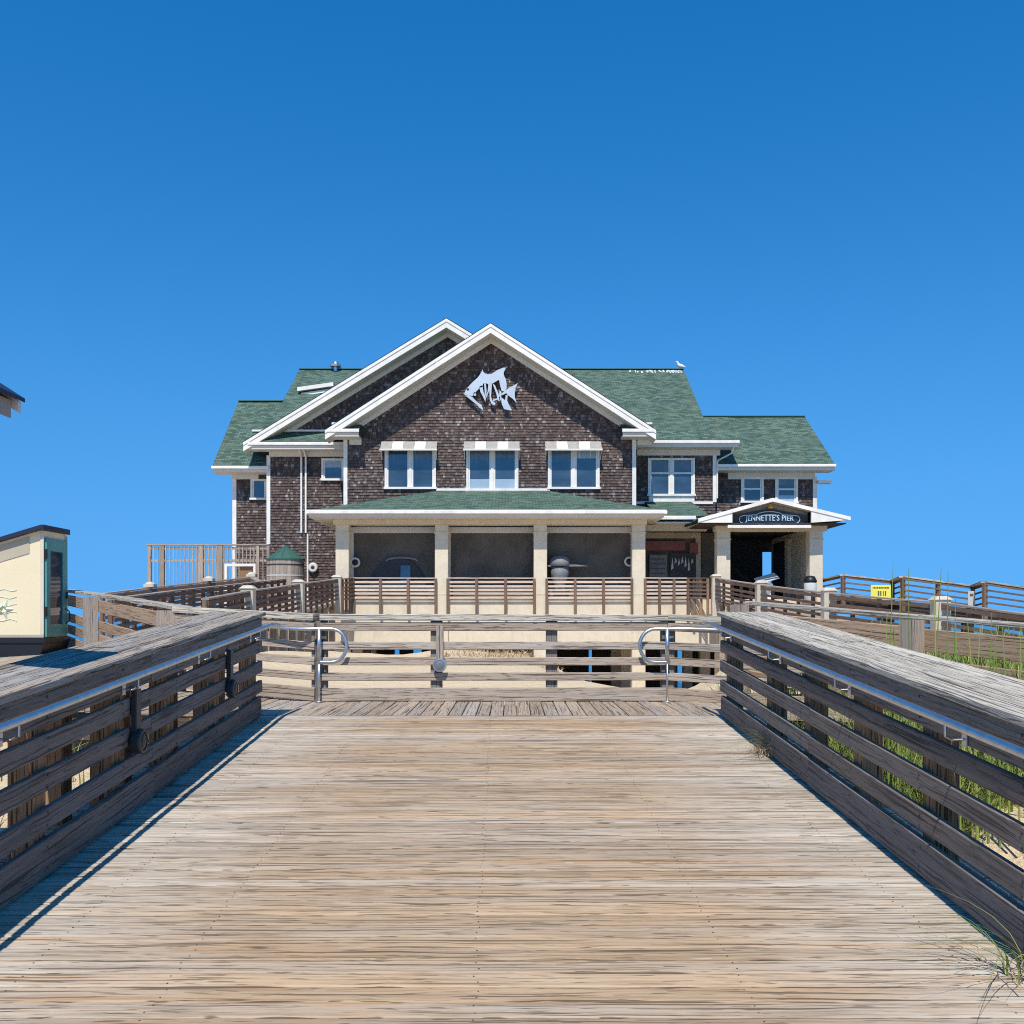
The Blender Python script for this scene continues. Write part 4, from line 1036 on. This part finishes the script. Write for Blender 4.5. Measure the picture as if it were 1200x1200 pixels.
# a second, sparser side of that screen going back
wf = thing('serving_window', 'white framed opening with a brown panel behind the baluster fence', 'window', P_(282, 690, 48.8))
fy2 = 49.2; a, c = P_(263, 660.5, fy2), P_(299.5, 690, fy2); b = MB()
b.box(a.x, c.x, fy2, fy2 + .1, a.z - .13, a.z); b.box(a.x, a.x + .12, fy2, fy2 + .1, c.z - 2.5, a.z - .132); b.box(c.x - .12, c.x, fy2, fy2 + .1, c.z - 2.5, a.z - .132); b.build('frame', M['white'], wf)
b = MB(); b.box(a.x + .75, c.x - .2, fy2 + .14, fy2 + .2, c.z - .3, a.z - .14); b.build('panel', M['peel'], wf)

# signs on the pier railing
sg = thing('yellow_sign', 'yellow rectangular sign hung on the zigzag pier railing', 'sign', P_(1032, 703, 42))
a, c = P_(1020.5, 685.5, 42), P_(1044, 703, 42)
b = MB(); b.box(a.x, c.x, 42, 42.03, c.z, a.z, .005); b.build('sign_panel', M['yellow'], sg)
b = MB(); xx = a.x + .08
while xx < c.x - .12: ww = R.uniform(.03, .08); b.box(xx, xx + ww, 41.99, 41.998, a.z - .15, a.z - .09); xx += ww + .02
for k, (u, v) in enumerate(((.30, .06), (.40, .05), (.52, .03), (.60, .05))): b.box(a.x + u, a.x + u + v, 41.99, 41.998, a.z - .46, a.z - .26)
b.build('sign_marks', M['dark'], sg)
sg = thing('notice_sign', 'white sign with a dark square on the zigzag pier railing', 'sign', P_(1138, 712, 41.5))
a, c = P_(1134.5, 692.5, 41.5), P_(1142.5, 712, 41.5)
b = MB(); b.box(a.x, c.x, 41.5, 41.53, c.z, a.z, .005); b.build('sign_panel', M['lens'], sg)
b = MB(); b.box(a.x + .07, c.x - .07, 41.49, 41.499, a.z - .22, a.z - .12); b.build('sign_marks', M['dark'], sg)

# ------------------------------------------------------------------ booth on the left walkway
kb = thing('booth', 'cream booth with a teal glazed door and dark shed roof on a black base', 'booth', (-9.3, 17.5, -.85))
kx0, kx1, ky0, ky1 = -10.9, -8.12, 17.0, 17.85
kz0 = -.37; zt1 = 1.50; ksl = .30
def kzt(x): return zt1 - (kx1 - x) * ksl
b = MB(); b.extr([(kx0, ky0, kz0), (kx1, ky0, kz0), (kx1, ky0, kzt(kx1)), (kx0, ky0, kzt(kx0))], (0, ky1 - ky0, 0)); body = b.build('wall', M['kiosk'], kb)
b = MB(); b.extr([(kx0 - .05, ky0 - .012, kzt(kx0) - .34), (kx1 - .24, ky0 - .012, kzt(kx1 - .24) - .34), (kx1 - .24, ky0 - .012, kzt(kx1 - .24) - .05), (kx0 - .05, ky0 - .012, kzt(kx0) - .05)], (0, .011, 0)); b.box(kx0, kx1 + .012, ky0 - .014, ky0 - .001, kz0, kz0 + .05); b.build('roof_shadow_trim', M['tan'], kb)  # sloped strip paints the roof's shadow on the wall; lower strip is trim
b = MB(); b.extr([(kx0 - .3, ky0 - .12, kzt(kx0 - .3)), (kx1 + .02, ky0 - .12, kzt(kx1 + .02)), (kx1 + .02, ky0 - .12, kzt(kx1 + .02) + .07), (kx0 - .3, ky0 - .12, kzt(kx0 - .3) + .07)], (0, ky1 - ky0 + .17, 0)); b.box(kx1 + .021, kx1 + .06, ky0 - .12, ky1 + .05, kzt(kx1) - .02, kzt(kx1) + .075); b.build('roof', M['roofnavy'], kb)
b = MB(); dz1 = zt1 - .14
xx0, xx1 = kx1 + .001, kx1 + .045
b.box(xx0, xx1, ky0 + .03, ky0 + .17, kz0 + .01, dz1); b.box(xx0, xx1, ky1 - .2, ky1 - .03, kz0 + .01, dz1); b.box(xx0, xx1, ky0 + .171, ky1 - .201, dz1 - .22, dz1); b.box(xx0, xx1, ky0 + .171, ky1 - .201, kz0 + .01, kz0 + .22)
dr = b.build('door', M['teal'], kb)
b = MB(); b.box(xx0, xx0 + .02, ky0 + .171, ky1 - .201, kz0 + .221, dz1 - .221); b.build('pane', M['glass'], dr)
b = MB(); b.board((xx1 + .03, ky1 - .11, .32), (xx1 + .03, ky1 - .11, .44), .03, .03, (0, 1, 0), .004); b.tube([(xx1, ky1 - .1, .14), (xx1 + .06, ky1 - .08, .08), (xx1 + .06, ky1 - .06, -.06), (xx1, ky1 - .08, -.14)], .012, 6); b.build('handle', M['darkmetal'], dr)
for zq in (1.0, .0):
    b = MB(); b.box(xx0, xx1 + .012, ky0 - .005, ky0 + .04, zq, zq + .16, .003); b.build('hinge', M['black'], dr)
b = MB(); b.box(kx1 - .05, kx1 + .012, ky0 - .012, ky0 - .0, kz0 + .05, zt1 - .02); b.box(xx0, xx0 + .035, ky1 - .028, ky1 + .005, kz0, zt1 - .05); b.build('corner_trim', M['cream'], kb)
# pale wave mural
b = MB()
for k in range(5):
    pts = []; zq = .45 - k * .13
    for q in range(30): x = kx1 - 2.2 + q * .06; pts.append((x, ky0 - .004, zq + .018 * sin(q * 1.3 + k)))
    b.tube(pts, .007, 4)
for k in range(5):
    t = k * 1.256; c0 = Vector((kx1 - .68, ky0 - .004, .12)); b.tube([c0 + Vector((cos(t) * .05, 0, sin(t) * .05)), c0 + Vector((cos(t) * .16, 0, sin(t) * .17))], [.04, .008], 6)
b.tube([(kx1 - .95 + .02 * k, ky0 - .004, .02 + .11 * sin(k * .55)) for k in range(6)], .035, 6)
b.build('wave_mural', M['paleteal'], kb)
b = MB()
b.extr([(kx0, ky0 - .06, kz0 - .002), (kx0 + .1, ky0 - .06, -.96), (kx1 - .12, ky0 - .06, -.96), (kx1 + .03, ky0 - .06, kz0 - .12), (kx1 + .03, ky0 - .06, kz0 - .002)], (0, ky1 - ky0 + .12, 0)); b.box(kx0, kx1 + .055, ky0 - .085, ky1 + .08, kz0 - .09, kz0 - .004); b.build('base', M['black'], kb)

# information shelter close on the left; only its roof corner and shadow enter the view
sh = thing('information_shelter', 'small gabled roof on posts whose corner juts in at the left edge', 'shelter', (-3.45, 5.1, -1.7))
tipx, tipz, ys0, ys1, rs = -2.62, 1.17, 4.5, 5.28, .64
rx = -3.6; rz = tipz + (tipx - rx) * rs
b = MB()
for s_ in (1, -1): b.slab([(rx, ys0, rz), (rx + s_ * (tipx - rx), ys0, tipz), (rx + s_ * (tipx - rx), ys1, tipz), (rx, ys1, rz)], .022)
b.build('roof', M['roofnavy'], sh)
b = MB()
for s_ in (1, -1):
    for yy in (ys0 + .02, ys1 - .05):
        e = rx + s_ * (tipx - rx - .012); b.extr([(rx, yy, rz - .024), (e, yy, tipz - .022), (e, yy, tipz - .085), (rx, yy, rz - .085)], (0, .03, 0))
b.build('rake_board', M['soffit'], sh)
b = MB()
for s_ in (1, -1):
    e = rx + s_ * (tipx - rx - .04); b.extr([(rx, ys0 + .06, rz - .026), (e, ys0 + .06, tipz - .024), (e, ys0 + .06, tipz - .12), (rx + s_ * .1, ys0 + .06, rz - .2), (rx, ys0 + .06, rz - .2)], (0, ys1 - ys0 - .13, 0))
b.build('frame', M['greywood'], sh)
for x in (-3.15, -4.05):
    b = MB(); b.board((x, 5.0, -2.3), (x, 5.0, rz - .35 - abs(x - rx) * .5), .12, .12, (0, 1, 0), .006); b.build('post', M['post'], sh)
b = MB(); b.box(-4.0, -3.2, 4.97, 5.02, -.7, .55); b.build('board', M['poster'], sh)

# ------------------------------------------------------------------ dune grass
def blade(b, p, d, L, bend, w, c, seg=4):
    p = Vector(p); d = Vector(d); s_ = Vector((-d.y, d.x, 0)); prev = None
    for k in range(seg + 1):
        t = k / seg; q = p + Vector((0, 0, 1)) * L * (t - bend * .45 * t * t) + d * (L * bend * t * t * .9); ww = w * (1 - t * .92)
        cur = (q - s_ * ww, q + s_ * ww)
        if prev: b.face([prev[0], prev[1], cur[1], cur[0]], c=c)
        prev = cur
def tuft(b, x, y, z, n, L, spread, w=.005, hue=(0, .8), bend=(.15, .8)):
    for k in range(n):
        t = R.uniform(0, 2 * pi); r = R.random() * spread; d = (cos(t + R.uniform(-.6, .6)), sin(t + R.uniform(-.6, .6)), 0)
        blade(b, (x + r * cos(t), y + r * sin(t), z - .03), d, L * R.uniform(.55, 1.15), R.uniform(*bend), w * R.uniform(.7, 1.3), (R.uniform(*hue), .5, .5, 1))
b = MB()
for k in range(3200):                                   # right of the ramp
    y = R.uniform(2.0, 12); x = 2.5 + R.random() ** 1.3 * 2.2 if R.random() < .8 else R.uniform(4.6, 8.5)
    if vnoise(x * .9 + 3, y * .9) < .26 or (y < 5.6 and R.random() < .6): continue
    tuft(b, x, y, ground(x, y), R.randint(8, 15), R.uniform(.28, .6), .14, .007, (0, .9), (.2, .9))
for k in range(800):
    x = R.uniform(3.3, 8); y = R.uniform(6.8, 13.5)
    tuft(b, x, y, ground(x, y), R.randint(8, 14), R.uniform(.45, .85), .16, .007, (0, .9), (.15, .7))
tag(b.build('dune_grass', M['grass']), 'dense green dune grass on the sand behind the right ramp railing', 'grass', None, 'stuff')
b = MB()
for k in range(260):                                    # dune crest and court
    x = R.uniform(-1.9, 1.1); y = R.uniform(22, 26)
    tuft(b, x, y, ground(x, y), R.randint(3, 8), R.uniform(.10, .30), .2, .010, (0, 1), (.3, 1.3))
tag(b.build('dry_grass', M['dry']), 'straw coloured dry grass on the crest of the sand in front of the house', 'grass', None, 'stuff')
b = MB()
for k in range(90):                                    # left of the ramp
    y = R.uniform(4, 10.5); x = R.uniform(-5.5, -3.1)
    tuft(b, x, y, ground(x, y), R.randint(6, 12), R.uniform(.2, .4), .12, .006, (0, .7), (.2, .8))
for k in range(700):                                   # slope beyond the right walkway
    x = R.uniform(5.0, 12); y = R.uniform(9, 24)
    tuft(b, x, y, ground(x, y), R.randint(6, 10), R.uniform(.35, .7), .2, .008, (.1, .95), (.2, .7))
tag(b.build('dune_grass', M['grass']), 'dune grass left of the ramp and on the slope beyond the right walkway', 'grass', None, 'stuff')
# tall sea oats standing in front of the right walkway railing
for px, Y, top, n, words_ in ((1112, 6.6, 652, 4, 'tallest green sea oat stalks in front of the right walkway railing'), (1060, 7.2, 655, 3, 'thin sea oat stalks just left of the tallest clump'), (1035, 7.4, 712, 7, 'low group of green stalks left of the grey railing post'), (1008, 8.0, 722, 6, 'short green stalks at the left end of the stalk row'), (1146, 6.2, 708, 6, 'leaning green stalks right of the tallest sea oats'), (1180, 6.0, 702, 5, 'green stalks nearest the right edge above the railing cap')):
    x = X_(px, Y); z0 = ground(x, Y); zt = Z_(top, Y); root = thing('sea_oats', words_, 'plant', (x, Y, z0), 'sea oat stalks right of the ramp')
    st = MB(); hd_ = MB()
    for k in range(n):
        xx = x + R.uniform(-.17, .17); yy = Y + R.uniform(-.1, .1); L = (zt - z0) * R.uniform(.82, 1.0); lean = R.uniform(-.06, .06)
        pts = [(xx + lean * t * t, yy, z0 + L * t) for t in (0, .25, .5, .75, 1)]
        st.tube(pts, [.007, .0065, .0055, .004, .002], 5, c=(R.uniform(.3, .75), .5, .5, 1))
        for q in range(6): blade(st, (xx, yy, z0 + L * R.uniform(.1, .45)), (R.choice((-1, 1)) * .9, R.uniform(-.4, .4), 0), L * R.uniform(.25, .4), R.uniform(.3, .9), .006, (R.uniform(.1, .7), .5, .5, 1))
    st.build('stalks', M['grass'], root)
# tufts growing through the deck edge
def edge_tuft(px, py, label, n, L, dryn):
    Y = H0 * F / (py - 630); x = X_(px, Y); z = dz(Y); root = thing('grass_tuft', label, 'grass tuft', (x, Y, z), 'grass tufts at the ramp edge')
    b = MB()
    for k in range(n):
        t = R.uniform(pi * .55, pi * 1.35); d = (cos(t), sin(t), 0)
        blade(b, (x + R.uniform(-.05, .05), Y + R.uniform(-.09, .09), z), d, L * R.uniform(.5, 1.1), R.uniform(.9, 1.7), .0036, (R.uniform(.1, .8), .5, .5, 1), 6)
    b.build('blades', M['grass'], root)
    b = MB()
    for k in range(dryn):
        t = R.uniform(0, 2 * pi); d = (cos(t), sin(t), 0)
        blade(b, (x + R.uniform(-.14, .06), Y + R.uniform(-.18, .18), z + .004), d, R.uniform(.08, .26), R.uniform(1.2, 1.9), .003, (R.random(), .5, .5, 1), 4)
    b.build('dry_blades', M['dry'], root)
edge_tuft(906, 884, 'small straw and green tuft growing by the right kickboard', 34, .46, 150)
edge_tuft(1196, 1146, 'larger green tuft leaning over the deck in the bottom right corner', 24, .5, 14)

# ------------------------------------------------------------------ light, sky, camera
sun_v = Vector((-.10, -.68, 1.0)).normalized()
sl = bpy.data.lights.new('sun', 'SUN'); sl.energy = 4.9; sl.angle = radians(.53); sl.color = (1, .955, .88)
so_ = bpy.data.objects.new('sun', sl); COL.objects.link(so_); so_.rotation_euler = sun_v.to_track_quat('Z', 'Y').to_euler(); so_.location = (0, 0, 40)
wd = bpy.data.worlds.new('World'); S.world = wd; wd.use_nodes = True
nt = wd.node_tree; nt.nodes.clear()
sky = nt.nodes.new('ShaderNodeTexSky'); sky.sky_type = 'NISHITA'; sky.sun_disc = False
sky.sun_elevation = math.asin(sun_v.z); sky.sun_rotation = math.atan2(sun_v.x, sun_v.y)
sky.air_density = 1.0; sky.dust_density = 0; sky.ozone_density = 3.0; sky.altitude = 0
geo = nt.nodes.new('ShaderNodeTexCoord'); sxyz = nt.nodes.new('ShaderNodeSeparateXYZ'); cxyz = nt.nodes.new('ShaderNodeCombineXYZ')
nt.links.new(geo.outputs['Generated'], sxyz.inputs[0]); nt.links.new(sxyz.outputs[0], cxyz.inputs[0]); nt.links.new(sxyz.outputs[1], cxyz.inputs[1])
zz_ = mathn(nt, 'SQRT', mathn(nt, 'ADD', mathn(nt, 'MULTIPLY', sxyz.outputs[2], sxyz.outputs[2]), .065)); nt.links.new(zz_, cxyz.inputs[2])
nrm = nt.nodes.new('ShaderNodeVectorMath'); nrm.operation = 'NORMALIZE'; nt.links.new(cxyz.outputs[0], nrm.inputs[0]); nt.links.new(nrm.outputs[0], sky.inputs[0])
hs = nt.nodes.new('ShaderNodeHueSaturation'); hs.inputs['Saturation'].default_value = 1.395; hs.inputs['Value'].default_value = 1.46; nt.links.new(sky.outputs[0], hs.inputs['Color'])
bg = nt.nodes.new('ShaderNodeBackground'); bg.inputs[1].default_value = .12
wo = nt.nodes.new('ShaderNodeOutputWorld'); nt.links.new(hs.outputs[0], bg.inputs[0]); nt.links.new(bg.outputs[0], wo.inputs[0])
cam = bpy.data.cameras.new('camera'); co = bpy.data.objects.new('camera', cam); COL.objects.link(co)
co.location = (0, 0, 0); co.rotation_euler = (pi / 2, 0, 0)
cam.sensor_width = 36; cam.lens = 36 * F / 1200; cam.shift_y = (HY - 600) / 1200; cam.clip_end = 20000; cam.clip_start = .05
S.camera = co
S.view_settings.view_transform = 'Standard'; S.view_settings.look = 'None'; S.view_settings.gamma = 1; S.view_settings.exposure = 0
S.cycles.use_denoising = False; S.cycles.filter_width = 1.05; S.cycles.sample_clamp_indirect = 3
